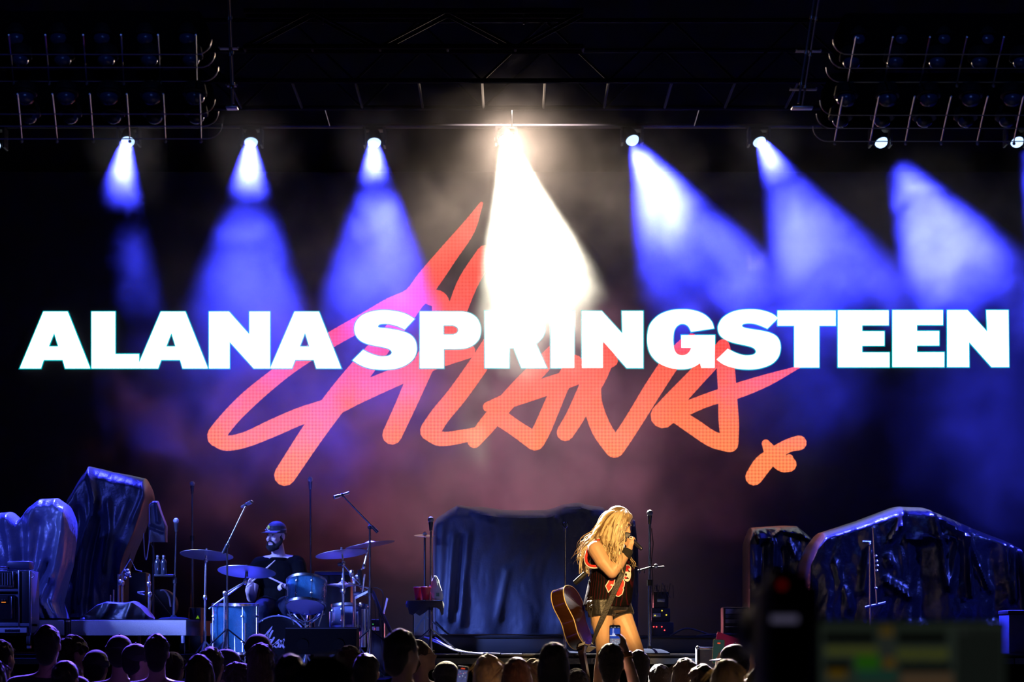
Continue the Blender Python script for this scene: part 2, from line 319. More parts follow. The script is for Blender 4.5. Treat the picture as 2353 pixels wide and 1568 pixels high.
# ---------------------------------------------------------------- haze hanging in front of the screen: one body of smoke, thick and thin
CLOUDS = [  # where it is thick: photo pixel, distance, half sizes across / up (pixels) and in depth (metres), density
    (296, 350, 27.5, 130, 165, 1.0, 0.60), (380, 620, 26.9, 150, 190, 0.8, 0.05),
    (577, 350, 27.5, 150, 150, 1.0, 0.60), (600, 650, 26.8, 320, 290, 1.3, 0.17),
    (860, 330, 27.6, 130, 125, 1.0, 0.50), (880, 600, 26.8, 300, 290, 1.3, 0.24),
    (1190, 500, 27.1, 440, 440, 1.6, 0.11),
    (1490, 440, 27.2, 190, 220, 1.0, 0.40), (1530, 520, 27.0, 270, 340, 1.3, 0.16), (1745, 340, 27.6, 120, 130, 1.0, 0.25), (1840, 560, 26.8, 300, 330, 1.3, 0.26),
    (2130, 560, 26.9, 270, 290, 1.3, 0.48), (2420, 560, 26.9, 200, 330, 1.3, 0.3),
    (700, 930, 26.2, 520, 330, 1.4, 0.05), (2300, 980, 25.9, 320, 420, 1.2, 0.022), (1830, 900, 26.0, 260, 200, 1.2, 0.02),
    (1080, 1000, 29.0, 1060, 480, 1.9, 0.135)]
def make_haze(lo, hi, vox):
    T = bpy.data.node_groups.new('haze_density', 'GeometryNodeTree'); N = T.nodes; L = T.links
    T.interface.new_socket('Geometry', in_out='OUTPUT', socket_type='NodeSocketGeometry')
    P = N.new('GeometryNodeInputPosition').outputs[0]
    def math_(op, *a):
        n = N.new('ShaderNodeMath'); n.operation = op
        for i, v in enumerate(a):
            if isinstance(v, (int, float)): n.inputs[i].default_value = v
            else: L.new(v, n.inputs[i])
        return n.outputs[0]
    def noise_(sc, det, dist):
        nz = N.new('ShaderNodeTexNoise'); nz.inputs['Scale'].default_value = sc; nz.inputs['Detail'].default_value = det
        nz.inputs['Roughness'].default_value = 0.6; nz.inputs['Distortion'].default_value = dist; L.new(P, nz.inputs['Vector'])
        return nz.outputs[0]
    nf = noise_(1.55, 6, 0.9); total = None
    for (x, y, D, rx, ry, rd, dens) in CLOUDS:
        c = at(x, y, D); R = V(m(rx, D), rd, m(ry, D))
        a = N.new('ShaderNodeVectorMath'); a.operation = 'MULTIPLY_ADD'; L.new(P, a.inputs[0])
        a.inputs[1].default_value = (1 / R.x, 1 / R.y, 1 / R.z); a.inputs[2].default_value = (-c.x / R.x, -c.y / R.y, -c.z / R.z)
        ln = N.new('ShaderNodeVectorMath'); ln.operation = 'LENGTH'; L.new(a.outputs[0], ln.inputs[0])
        fo = N.new('ShaderNodeMapRange'); fo.interpolation_type = 'SMOOTHSTEP'; fo.inputs['From Min'].default_value = 0.45; fo.inputs['From Max'].default_value = -0.15
        fo.inputs['To Max'].default_value = dens; L.new(math_('MULTIPLY_ADD', nf, -0.9, ln.outputs['Value']), fo.inputs['Value'])
        total = fo.outputs[0] if total is None else math_('ADD', total, fo.outputs[0])
    rm = N.new('ShaderNodeMapRange'); rm.inputs['From Min'].default_value = 0.36; rm.inputs['From Max'].default_value = 0.72
    rm.inputs['To Min'].default_value = 0.12; rm.inputs['To Max'].default_value = 1.0; L.new(nf, rm.inputs['Value'])
    vc = N.new('GeometryNodeVolumeCube'); L.new(math_('MULTIPLY', total, rm.outputs[0]), vc.inputs['Density'])
    vc.inputs['Min'].default_value = lo; vc.inputs['Max'].default_value = hi
    for k, ax in enumerate('XYZ'): vc.inputs['Resolution ' + ax].default_value = int((hi[k] - lo[k]) / vox[k])
    M = bpy.data.materials.new('haze'); M.use_nodes = True; nt = M.node_tree; nt.nodes.clear()
    at_ = nt.nodes.new('ShaderNodeAttribute'); at_.attribute_name = 'density'
    sc = nt.nodes.new('ShaderNodeVolumeScatter'); sc.inputs['Color'].default_value = (1, 1, 1, 1); sc.inputs['Anisotropy'].default_value = 0.3
    nt.links.new(at_.outputs['Fac'], sc.inputs['Density'])
    o = nt.nodes.new('ShaderNodeOutputMaterial'); nt.links.new(sc.outputs[0], o.inputs['Volume'])
    sm = N.new('GeometryNodeSetMaterial'); sm.inputs['Material'].default_value = M; L.new(vc.outputs[0], sm.inputs['Geometry'])
    go = N.new('NodeGroupOutput'); L.new(sm.outputs[0], go.inputs[0])
    me = bpy.data.meshes.new('haze'); me.materials.append(M); ob = bpy.data.objects.new('haze', me); COL.objects.link(ob)
    md = ob.modifiers.new('haze', 'NODES'); md.node_group = T
    M.cycles.volume_step_rate = HAZE_STEP
    return tag(ob, 'drifting stage haze lit by the row of beams', 'haze', None, 'stuff')
HAZE_STEP = 3.5
make_haze((-6.2, 24.8, 1.9), (6.2, 30.9, 8.4), (0.055, 0.10, 0.055))
# ---------------------------------------------------------------- common materials
BLK = lambda: mat('black_paint', (0.007, 0.007, 0.009), 0.5, 0, 0.3, 12, spec=0.3)
BLKG = lambda: mat('black_gloss', (0.010, 0.010, 0.012), 0.22, 0, 0.2, 12)
CHR = lambda: mat('chrome', (0.80, 0.82, 0.86), 0.24, 1.0, 0.06, 20)
STL = lambda: mat('dull_steel', (0.42, 0.43, 0.46), 0.35, 1.0, 0.15, 14)
RUB = lambda: mat('rubber', (0.018, 0.018, 0.018), 0.8, 0, 0.2, 20)
# ---------------------------------------------------------------- setting
SZ = 1.66                                            # main stage floor height
RZ = at(0, 1463, 26.4).z                             # rear platform top
TZ = 1.223                                           # low thrust in front of the stage
def struct(name, mb, mt, label=None):
    o = mb.build(name, mt); o['kind'] = 'structure'
    if label: o['label'] = label
    return o
def box(name, a, b, mt, parent=None, bev=0.0, label=None): return MB().box(a, b, bev).build(name, mt, parent, label)
struct('floor', MB().box((-16, -6, -0.2), (16, 34, 0)), mat('asphalt', (0.03, 0.03, 0.032), 0.85, 0, 0.3, 3, 0.3, 90), 'dark ground the crowd stands on')
BZ = 1.455                                           # the drum bay is sunk a step below the rest of the stage
bx0, bx1 = at(452, 0, 25).x, at(905, 0, 25).x
sf = struct('stage_floor', MB().box((-8, 23.4, SZ - 0.05), (bx0, 32, SZ)).box((bx1, 23.4, SZ - 0.05), (8, 32, SZ)).box((bx0, 23.4, BZ - 0.05), (bx1, 32, BZ)), mat('stage_ply', (0.007, 0.007, 0.009), 0.9, 0, 0.35, 2.5, 0.15, 40, spec=0.0), 'black stage floor')
struct('stage_front_wall', MB().box((-8, 23.5, 0), (8, 23.62, BZ - 0.08)), mat('skirt_cloth', (0.010, 0.010, 0.013), 0.9, 0, 0.3, 9, 0.2, 30), 'black skirt below the stage edge')
y0, y1 = at(0, 1513, 23.38).z, at(0, 1527, 23.38).z
xs_ = [-8 + i * (bx0 + 8) / 5 for i in range(6)] + [bx1 + i * (8 - bx1) / 7 for i in range(8)]
for i in range(13):                                  # deck edge in sections, as on a rolled-out stage
    x0 = xs_[i]; top_ = BZ - 0.06 if i == 5 else y0
    box('deck_edge_section', (x0 + 0.004, 23.36, y1 if i != 5 else BZ - 0.12), (xs_[i + 1] - 0.004, 23.5, top_), mat('deck_edge_grey', (0.06, 0.07, 0.09), 0.9, 0, 0.25, 6, 0.2, 60, spec=0.0), sf, 0.004)
box('edge_strip', (bx1, 23.385, SZ - 0.012), (8, 23.41, SZ + 0.004), mat('edge_dark', (0.03, 0.03, 0.035), 0.7, 0.0, 0.2, 8, spec=0.05), sf)
rp = struct('rear_platform', MB().box((at(850, 0, 26.4).x, 26.4, SZ), (7.9, 30.4, RZ), 0.012), mat('platform_black', (0.016, 0.016, 0.018), 0.5, 0, 0.3, 5), 'black platform across the back of the stage')
box('edge_strip', (at(850, 0, 26.4).x, 26.385, RZ - 0.012), (7.9, 26.41, RZ + 0.003), mat('edge_dark', None), rp)
struct('thrust_floor', MB().box((-1.3, 20.7, TZ - 0.12), (2.3, 23.4, TZ), 0.01), mat('stage_ply', None), 'low black thrust the singer stands on')
struct('thrust_wall', MB().box((-1.25, 20.8, 0), (2.25, 23.4, TZ - 0.12)), mat('skirt_cloth', None))
struct('wall_back', MB().box((-9, 32.6, 0), (9, 32.8, 10)), mat('black_drape', (0.008, 0.008, 0.010), 0.9, 0, 0.3, 6), 'black back wall behind the screen')
struct('ceiling', MB().box((-9, 20.0, 9.6), (9, 32.8, 9.8)), mat('black_drape', None), 'black stage roof')
for s, n in ((-1, 'wall_left'), (1, 'wall_right')):
    pts = [(s * (8.0 + 0.12 * math.sin(k * 1.3)), 23.4 + k * 0.23) for k in range(40)]
    mb = MB(); mb.add([(x, y, z) for z in (SZ, 9.6) for x, y in pts], [(k, k + 1, 41 + k, 40 + k) for k in range(39)], True)
    struct(n, mb, mat('black_drape', None), 'black side curtain of the stage')
# ---------------------------------------------------------------- overhead: trusses and beam fixtures
def truss(label, y_near, D1, y_far, x0, x1, bay, h):
    z = at(0, y_near, D1).z; D2 = D1 * (HZ - y_near) / (HZ - y_far); r = 0.024
    xa, xb = at(x0, 0, D1).x, at(x1, 0, D1).x
    t = thing('lighting_truss', label, 'truss', (0, D1, z))
    mt = mat('truss_black', (0.003, 0.003, 0.004), 0.8, 0.0, 0.2, 9, spec=0.02)
    for (Y, Z) in ((D1, z), (D2, z), (D1, z + h), (D2, z + h)): MB().tube([(xa, Y, Z), (xb, Y, Z)], r, 8).build('chord', mt, t)
    n = int((xb - xa) / bay)
    for i in range(n + 1):
        x = xa + (xb - xa) * i / n
        MB().tube([(x, D1, z), (x, D2, z)], 0.014, 6).build('cross_bar', mt, t)
        if i < n:
            xn = xa + (xb - xa) * (i + 1) / n; u = i % 2
            for Y in (D1, D2): MB().tube([(x, Y, z + h * u), (xn, Y, z + h * (1 - u))], 0.012, 6).build('brace', mt, t)
    return t
truss('black box truss above the row of beam lights', 186, 26.0, 248, -60, 2420, 0.58, 0.55)
t = truss('shorter black truss high in the dark above the centre', 107, 24.0, 118, 560, 1340, 0.5, 0.3)
for x in (-1.6, 0.1): MB().tube([(x, 24.1, 7.0), (x, 24.1, 9.6)], 0.006, 6).build('hanger_wire', RUB(), t)
PIPE = at(0, 292, TR).z + 0.03
t = thing('fixture_pipe', 'long black pipe that carries the beam lights', 'pipe', (0, TR + 0.12, PIPE))
MB().tube([(-6, TR + 0.12, PIPE), (6, TR + 0.12, PIPE)], 0.024, 8).build('pipe', BLK(), t)
for k in range(7):
    x = -5.4 + k * 1.8; MB().tube([(x, TR + 0.12, PIPE), (x, TR - 0.6, at(0, 186, 26).z)], 0.006, 6).build('hanger_wire', STL(), t)
WH = ['blue beam light cut by the left edge of the picture', 'blue beam light behind the bottom wire of the left lamp pod', 'second blue beam light from the left lamp pod, over a gap in its smoke',
      'blue beam light next left of the white one', 'blue beam light next right of the white one', 'second blue beam light right of the white one',
      'blue beam light behind the wires of the right lamp pod', 'blue beam light cut by the right edge of the picture']
def fixture(x, y, lean, label, col, st, r=0.066):
    c = at(x, y, TR); d = (DROP + V(lean * 0.8, 0, 0)).normalized()
    t = thing('beam_light', label, 'stage light', (c.x, TR + 0.12, PIPE), 'beam lights hung in a row over the stage')
    MB().box((c.x - 0.10, TR + 0.03, PIPE - 0.05), (c.x + 0.10, TR + 0.21, PIPE - 0.02), 0.01).build('base', BLK(), t)
    for s in (-1, 1):
        MB().box((c.x + s * 0.098 - 0.012, TR - 0.03, c.z - 0.03), (c.x + s * 0.098 + 0.012, TR + 0.19, PIPE - 0.03), 0.006).build('yoke_arm', BLK(), t)
        MB().cyl((c.x + s * 0.085, c.y + 0.05, c.z + 0.02), (c.x + s * 0.112, c.y + 0.05, c.z + 0.02), 0.016, 10).build('pivot', STL(), t)
    h = MB().lathe(c - d * 0.16, d, [(0, 0.03), (0.02, 0.055), (0.09, 0.07), (0.15, r + 0.012), (0.163, r + 0.012), (0.163, r + 0.002), (0.148, r + 0.001)], 20).build('head', BLK(), t)
    MB().lathe(c - d * 0.012, d, [(0, r), (0.02, r * 0.97), (0.04, r * 0.82), (0.055, r * 0.5), (0.06, 0.001)], 20).build('lens', glow('lens_white' if col[0] > 0.9 else 'lens_blue', col, st, False), h)
for (x, y, lean, pw, deg), lb in zip(BEAMS, WH): fixture(x, y, lean, lb, (0.42, 0.62, 1.0), 2.2)
fixture(1163, 322, 0.2, 'single white beam light, fourth whole light from the left', (1.0, 1.0, 0.97), 9.0, 0.075)
# ---------------------------------------------------------------- lamp pods with wire guards at the top corners
def pod(label, loc, tiers, sgn):
    t = thing('lamp_pod', label, 'lighting rig', loc, 'lamp pods hung over the two stage corners')
    wire = mat('guard_wire', (0.30, 0.31, 0.34), 0.3, 0.9, 0.15, 10); dome = mat('lamp_dome', (0.02, 0.035, 0.09), 0.25, 0, 0.3, 20, 0.15, 60)  # dome's blue stands for reflected beams, put into its colour
    for (rods, yt, yb, rails, xe, rows) in tiers:
        for (xt, xb) in rods:
            p = [at(xt, yt, 16.3), at(xt + (xb - xt) * 0.45, yt + (yb - yt) * 0.4, 16.7), at(xb, yb - 6, 17.15)]
            rd = MB().tube(p, 0.0042, 6).build('guard_rod', wire, t)
            MB().ball(at(xb, yb, 17.14), 0.011, 8).build('rod_tip', wire, rd)
        for k, yr in enumerate(rails):
            D = 16.62 + 0.26 * k; xo = xe + sgn * (-8 * (2 - k)) ; far = -60 if sgn > 0 else 2420
            arc = [at(xo - sgn * 34 * (1 - math.sin(a)), yr - 34 * (1 - math.cos(a)), D) for a in np.linspace(0, PI / 2, 7)]
            MB().tube([at(far, yr, D)] + arc, 0.0034, 6).build('guard_rail', wire, t)
        for (yl, xs, r) in rows:
            for x in xs:
                c = at(x, yl, 17.0 + (yl % 100) * 0.004)
                o = MB().lathe(c + V(0, 0.03, 0.10), V(0, -0.25, -1), [(0, 0.05), (0.01, 0.062), (0.07, 0.075), (0.075, 0.07)], 16).build('lamp', BLK(), t)
                MB().ball(c + V(0, 0.01, 0.012), (0.062 * r, 0.062 * r, 0.05 * r), 16).build('lens', dome, o)
        xa = at(-60 if sgn > 0 else xe + 30, 0, 17.6).x; xb_ = at(xe - 30 if sgn > 0 else 2420, 0, 17.6).x
        MB().box((xa, 17.35, at(0, yt + 40, 17.4).z), (xb_, 17.9, at(0, yt - 52, 17.4).z), 0.02).build('housing', mat('housing_black', (0.003, 0.003, 0.004), 1.0, 0, 0.2, 9, spec=0.0), t)
    return t
up = [(20, 31), (104, 113), (191, 199), (278, 284), (363, 368), (450, 452)]
lo = [(40, 50), (120, 131), (206, 214), (291, 298), (375, 380), (459, 462)]
pod('cluster of dark round lamps behind wire guards, hung at the top left', at(250, 60, 17.4), [
    (up, 80, 192, (125, 155, 187), 502, [(94, (37, 135, 235, 334, 431), 1.0), (142, (45, 143, 243, 342, 438), 0.85)]),
    (lo, 216, 325, (262, 290, 319), 510, [(228, (56, 151, 249, 347, 447), 0.95), (274, (65, 160, 259, 354, 450), 0.8)])], 1)
up = [(1967, 1948), (2052, 2032), (2137, 2115), (2222, 2199), (2307, 2283), (2392, 2367)]
lo = [(1937, 1918), (2020, 2000), (2102, 2081), (2186, 2163), (2270, 2246), (2352, 2330)]
pod('cluster of dark round lamps behind wire guards, hung at the top right', at(2150, 60, 17.4), [
    (up, 85, 197, (125, 157, 189), 1898, [(97, (1972, 2070, 2168, 2268, 2364), 1.0), (147, (1957, 2058, 2155, 2252, 2348), 0.85)]),
    (lo, 222, 330, (265, 295, 325), 1868, [(232, (1945, 2040, 2135, 2232, 2328), 0.95), (282, (1932, 2028, 2125, 2220, 2315), 0.8)])], -1)
def pole(label, a, b, gap, clamps, base):
    D = 18.0; t = thing('hanging_pole', label, 'pole', at(*b, D)); mt = mat('pole_tube', (0.40, 0.36, 0.40), 0.4, 0.9, 0.1, 8)
    for g in (0, gap):
        p, q = at(a[0] + g, a[1] - 30, D + g * 0.004), at(b[0] + g * 0.8, b[1] - (8 if g else 0), D + g * 0.004)
        MB().tube([p, q], 0.0065, 8).build('tube', mt, t)
        for f in (0.25, 0.55, 0.82): MB().cyl(p.lerp(q, f), p.lerp(q, f + 0.025), 0.011, 10).build('coupler', STL(), t)
    for (x, y, w2) in clamps:
        MB().box(at(x - w2, y - 3, D - 0.03), at(x + w2, y + 3, D + 0.05), 0.004).build('clamp', BLK(), t)
        for s in (-1, 1): MB().ball(at(x + s * w2, y - 3, D), 0.006, 8).build('bolt', STL(), t)
    MB().box(at(b[0] - base, b[1] + 1, D - 0.05), at(b[0] + base, b[1] + 4, D + 0.05), 0.003).build('foot_plate', STL(), t)
pole('slim pair of steel tubes beside the left lamp pod', (523, 0), (533, 246), 5, [(525, 112, 22), (532, 198, 12)], 15)
pole('leaning pair of steel tubes beside the right lamp pod', (1886, 0), (1843, 246), -11, [(1858, 118, 28), (1846, 206, 30)], 22)
# ---------------------------------------------------------------- cloth-covered gear
CLOTH = lambda: mat('cover_cloth', (0.010, 0.012, 0.022), 0.42, 0, 0.3, 6, 0.35, 45, 0.1, 0.5)
SHINY = lambda: mat('shiny_tarp', (0.007, 0.008, 0.016), 0.30, 0, 0.3, 5, 0.45, 30, 0.0, 0.6)
PALE = lambda: mat('pale_tarp', (0.07, 0.078, 0.13), 0.36, 0, 0.25, 5, 0.55, 28, 0.1, 0.8)
def cover(name, label, top, base_y, D, dep, mt, folds=(), amp=0.02, crink=0.012, nx=70, seed=0, group=None, spread=None, xl=None, xr=None):
    """a cloth thrown over gear: top = silhouette [(x, y)], folds = [(x1, y1, x2, y2, height, width px)] raised ridges or (negative) dents"""
    nx = int(nx * 1.5); xs = np.linspace(top[0][0], top[-1][0], nx); tx = [p[0] for p in top]; ty = [p[1] for p in top]
    nt = 76; vs = []; zb = at(0, base_y, D).z
    for i, x in enumerate(xs):
        yt = float(np.interp(x, tx, ty)); X = at(x, 0, D).x; zt = at(0, yt, D).z
        e = min(1.0, min(i, nx - 1 - i) / 5.0); e = math.sqrt(1 - (1 - e) ** 2); d2 = dep / 2 * (0.25 + 0.75 * e)
        for j in range(nt):
            t = j / (nt - 1)
            if t < 0.45: f = t / 0.45; y = -1.0; z = f * 0.9
            elif t < 0.6: a = (t - 0.45) / 0.15 * PI / 2; y = -math.cos(a) ** 0.9 if math.cos(a) > 0 else 0; z = 0.9 + 0.1 * math.sin(a)
            elif t < 0.7: a = (t - 0.6) / 0.1 * PI / 2; y = math.sin(a); z = 0.9 + 0.1 * math.cos(a)
            else: f = (t - 0.7) / 0.3; y = 1.0; z = 0.9 * (1 - f)
            py = yt + (base_y - yt) * (1 - z); off = 0.0
            if y < 0.2:
                for (x1, y1, x2, y2, h, w_) in folds:
                    dx, dy = x2 - x1, y2 - y1; k = max(0, min(1, ((x - x1) * dx + (py - y1) * dy) / (dx * dx + dy * dy + 1e-6)))
                    q = math.hypot(x - x1 - k * dx, py - y1 - k * dy) / w_
                    if q < 3: off += h * math.exp(-q * q)
            Z = zb + (zt - zb) * z
            wx = noise.noise(V(X * 2 + seed, 1.7, Z * 2)) * 0.25
            nv = noise.noise(V(X * 3.2 + seed, y * 1.5, Z * 1.0)) * amp + (0.30 - abs(noise.noise(V((X + wx) * 5.5 + seed, y * 2, Z * 1.6 + wx * 3)))) * crink * 2.6 + (0.25 - abs(noise.noise(V(X * 11 + wx * 6, seed, Z * 8)))) * crink * 1.1 + noise.noise(V(X * 26, seed, Z * 22)) * crink * 0.25
            wob = (1 - z) ** 2 * 0.05 * math.sin(X * 17 + seed)
            sx = 1.0 + (spread or 0) * (1 - z) ** 2
            if xl or xr:
                u_ = (x - top[0][0]) / (top[-1][0] - top[0][0]); a_ = np.interp(py, *zip(*xl)) if xl else top[0][0]; b_ = np.interp(py, *zip(*xr)) if xr else top[-1][0]
                X = at(a_ + u_ * (b_ - a_), 0, D).x
            cx_ = at((top[0][0] + top[-1][0]) / 2, 0, D).x
            vs.append((cx_ + (X - cx_) * sx + 0.4 * nv * (1 - e), D + y * d2 - off + nv - wob * (1 if y < 0 else -1) * 0.5, Z))
    fs = [(i * nt + j, (i + 1) * nt + j, (i + 1) * nt + j + 1, i * nt + j + 1) for i in range(nx - 1) for j in range(nt - 1)]
    fs += [tuple(range(nt))[::-1], tuple((nx - 1) * nt + j for j in range(nt))]
    c = at((top[0][0] + top[-1][0]) / 2, base_y, D)
    o = MB().add(vs, fs, True).build(name, mt, None, None, c)
    return tag(o, label, 'cover', group)
G = 'gear covered with cloths around the stage'
LR = at(0, 1425, 24.7).z                             # rolling riser top, left
# --- left side
cover('draped_gear', 'pale satin cover over tall gear at the left behind the amp rack', [(-40, 1215), (-5, 1180), (30, 1178), (50, 1195), (75, 1165), (100, 1148), (135, 1146), (158, 1162), (168, 1185), (172, 1215)], 1422, 25.4, 0.7, PALE(),
      [(160, 1180, 150, 1330, 0.06, 8), (150, 1330, 125, 1412, 0.05, 9), (60, 1190, 72, 1300, -0.06, 12), (95, 1150, 80, 1210, 0.03, 7), (30, 1190, 50, 1300, 0.07, 12), (105, 1210, 95, 1400, -0.05, 12), (130, 1300, 100, 1400, -0.07, 8), (140, 1380, 150, 1418, 0.06, 8)], 0.035, 0.02, 80, seed=2.0, group=G, xl=[(1146, -40), (1420, -40)], xr=[(1146, 172), (1240, 168), (1300, 160), (1340, 149), (1385, 138), (1420, 152)])
cover('draped_gear', 'tallest dark cover at the left with a peaked top', [(148, 1150), (165, 1130), (190, 1095), (211, 1074), (240, 1080), (262, 1086), (300, 1093), (336, 1101), (345, 1118), (349, 1140)], 1420, 26.6, 0.7, CLOTH(),
      [(212, 1078, 225, 1160, 0.07, 7), (225, 1160, 207, 1250, 0.05, 6), (207, 1220, 196, 1400, 0.07, 6), (213, 1200, 210, 1380, 0.045, 5), (255, 1160, 275, 1230, 0.04, 8), (275, 1240, 288, 1310, 0.05, 6), (180, 1180, 178, 1330, -0.06, 12), (300, 1170, 285, 1230, 0.03, 14), (238, 1200, 240, 1400, -0.06, 12), (345, 1110, 330, 1200, 0.03, 8)], 0.03, 0.012, 90, seed=5.0, group=G, xl=[(1074, 148), (1200, 166), (1300, 160), (1420, 150)], xr=[(1074, 349), (1150, 349), (1185, 338), (1230, 322), (1265, 306), (1300, 293), (1420, 285)])
cover('draped_gear', 'small black cloth hung over a stand beside the tallest cover', [(343, 1160), (352, 1152), (364, 1152), (372, 1178), (386, 1215), (389, 1235), (384, 1248)], 1247, 26.0, 0.18, CLOTH(), [(362, 1155, 366, 1200, 0.03, 5), (348, 1212, 375, 1222, 0.02, 5)], 0.01, 0.006, 30, seed=8.0, group=G)
cover('draped_gear', 'crumpled dark cloth lying on the left riser under the drum hardware', [(190, 1421), (205, 1412), (230, 1390), (250, 1383), (290, 1386), (312, 1382), (330, 1395), (345, 1415), (350, 1421)], 1424, 25.2, 0.5, CLOTH(), [(262, 1385, 245, 1418, 0.05, 9), (310, 1385, 300, 1418, 0.04, 8)], 0.03, 0.02, 50, seed=9.0, group=G)
t = thing('cloth_stand', 'thin stand with dangling cables that holds the small black cloth', 'stand', (at(352, 0, 26.0).x, 26.0, LR))
MB().tube([(at(352, 0, 26).x, 26.0, LR), at(352, 1170, 26.0)], 0.010, 8).build('post', BLK(), t)
for k in range(3):
    a = k * 2.09 + 0.4; MB().tube([(at(352, 0, 26).x, 26.0, LR + 0.25), (at(352, 0, 26).x + 0.2 * math.cos(a), 26.0 + 0.2 * math.sin(a), LR + 0.01)], 0.008, 6).build('leg', BLK(), t)
MB().tube(smooth([tuple(at(x, y, 25.9)) for x, y in ((343, 1165), (345, 1220), (341, 1260), (336, 1287), (332, 1270), (330, 1225))], False, 5), 0.0045, 6).build('cable', STL(), t)
MB().tube(smooth([tuple(at(x, y, 25.9)) for x, y in ((346, 1250), (353, 1262), (354, 1290), (351, 1297))], False, 5), 0.004, 6).build('cable', RUB(), t)
# --- centre
cover('draped_gear', 'wide low dark blue cover behind the singer', [(996, 1250), (998, 1205), (1005, 1192), (1035, 1172), (1052, 1162), (1080, 1166), (1110, 1166), (1150, 1172), (1200, 1174), (1255, 1173), (1275, 1168), (1295, 1160), (1330, 1156), (1350, 1162), (1372, 1165), (1386, 1168), (1392, 1180), (1394, 1250)], 1458, 27.2, 1.1, mat('blue_cover', (0.022, 0.030, 0.060), 0.55, 0, 0.25, 5, 0.25, 60, 0.3, 0.45),
      [(1060, 1168, 1130, 1195, 0.05, 9), (1130, 1195, 1270, 1195, 0.04, 7), (1140, 1208, 1290, 1208, 0.025, 6), (1100, 1168, 1250, 1184, -0.03, 6), (1045, 1240, 1032, 1420, 0.05, 9), (1062, 1240, 1050, 1400, -0.05, 7), (1078, 1235, 1060, 1430, 0.04, 8), (1020, 1210, 1012, 1420, 0.03, 10), (1165, 1320, 1145, 1420, 0.03, 10), (1320, 1160, 1350, 1178, 0.05, 8), (1300, 1172, 1380, 1180, 0.03, 5)], 0.025, 0.008, 110, seed=12.0, group=G)
cover('draped_gear', 'narrow black cloth over a stand right behind the singer', [(1448, 1235), (1450, 1200), (1453, 1194), (1459, 1196), (1462, 1225), (1468, 1280), (1473, 1320), (1474, 1345), (1466, 1385)], 1462, 26.9, 0.22, CLOTH(), [(1458, 1210, 1466, 1360, 0.02, 4)], 0.01, 0.005, 24, seed=15.0, group=G)
# --- right side
cover('draped_gear', 'shiny dark cover with a dipped top, left of the widest cover', [(1710, 1300), (1712, 1240), (1722, 1214), (1760, 1211), (1800, 1209), (1828, 1210), (1850, 1228), (1866, 1247), (1866, 1300)], 1455, 28.1, 0.8, SHINY(),
      [(1727, 1220, 1735, 1244, 0.05, 4), (1735, 1245, 1760, 1243, 0.05, 4), (1760, 1243, 1785, 1222, 0.05, 4), (1785, 1222, 1830, 1232, 0.05, 6), (1830, 1232, 1862, 1248, 0.05, 6), (1770, 1250, 1766, 1330, 0.05, 5), (1745, 1260, 1745, 1400, -0.05, 10), (1805, 1250, 1818, 1280, 0.03, 5), (1755, 1222, 1765, 1235, -0.04, 7), (1790, 1270, 1795, 1400, -0.05, 12)], 0.02, 0.012, 80, seed=18.0, group=G)
cover('draped_gear', 'widest dark shiny cover at the right with a roof-like top', [(1836, 1350), (1846, 1290), (1862, 1250), (1880, 1226), (1960, 1200), (2045, 1168), (2060, 1166), (2110, 1168), (2150, 1184), (2220, 1215), (2290, 1242), (2318, 1258), (2330, 1290), (2340, 1350), (2353, 1385)], 1450, 26.8, 1.3, SHINY(),
      [(2056, 1170, 2048, 1215, 0.07, 7), (2048, 1215, 2025, 1245, 0.06, 7), (2120, 1180, 2135, 1250, 0.06, 6), (2140, 1200, 2196, 1240, 0.07, 7), (2198, 1240, 2204, 1370, 0.08, 5), (2198, 1240, 2240, 1345, 0.06, 5), (2140, 1255, 2150, 1350, 0.07, 8), (2175, 1260, 2155, 1355, 0.05, 8), (2060, 1243, 2170, 1243, 0.06, 5), (2300, 1260, 2302, 1380, 0.07, 6), (2318, 1270, 2330, 1400, 0.08, 6), (2285, 1260, 2290, 1330, 0.04, 5), (1975, 1280, 1966, 1360, 0.05, 10), (2015, 1340, 2070, 1375, 0.06, 9), (1900, 1300, 1935, 1400, 0.03, 8), (2095, 1270, 2095, 1420, -0.08, 22), (2250, 1270, 2260, 1420, -0.06, 16), (2243, 1352, 2252, 1360, 0.05, 8), (2020, 1290, 2025, 1300, 0.05, 8)], 0.03, 0.015, 130, seed=21.0, group=G)
# ---------------------------------------------------------------- rolling riser at the left
DR = 24.7
lr = thing('rolling_riser', 'low grey sided riser carrying the covered gear at the left', 'riser', at(250, 1461, DR))
gs = mat('riser_carpet', (0.50, 0.46, 0.40), 0.85, 0, 0.15, 30, 0.8, 70, 0.2, 0.3, 0, (6, 6, 1.2))
for (xa, xb) in ((74, 148), (163, 429)):
    MB().box(at(xa, 1461, DR), at(xb, 1426, DR + 0.05), 0.004).build('side_panel', gs, lr)
MB().box(at(40, 1428, DR + 0.03), at(430, 1424, DR + 0.1) + V(0, 2.4, 0)).build('deck', BLK(), lr)
MB().box(at(72, 1461, DR + 0.06), at(428, 1428, DR + 0.06) + V(0, 2.3, 0)).build('frame', BLK(), lr)
for x in (90, 250, 410):
    for dy in (0.3, 2.0):
        p = at(x, 1463, DR); p.y += dy; p.z = SZ + 0.05
        MB().cyl(p - V(0.02, 0, 0), p + V(0.02, 0, 0), 0.05, 14).build('wheel', RUB(), lr)
        MB().tube([p + V(0, 0, 0), (p.x, p.y, at(0, 1458, DR).z)], 0.02, 6).build('wheel_post', STL(), lr)
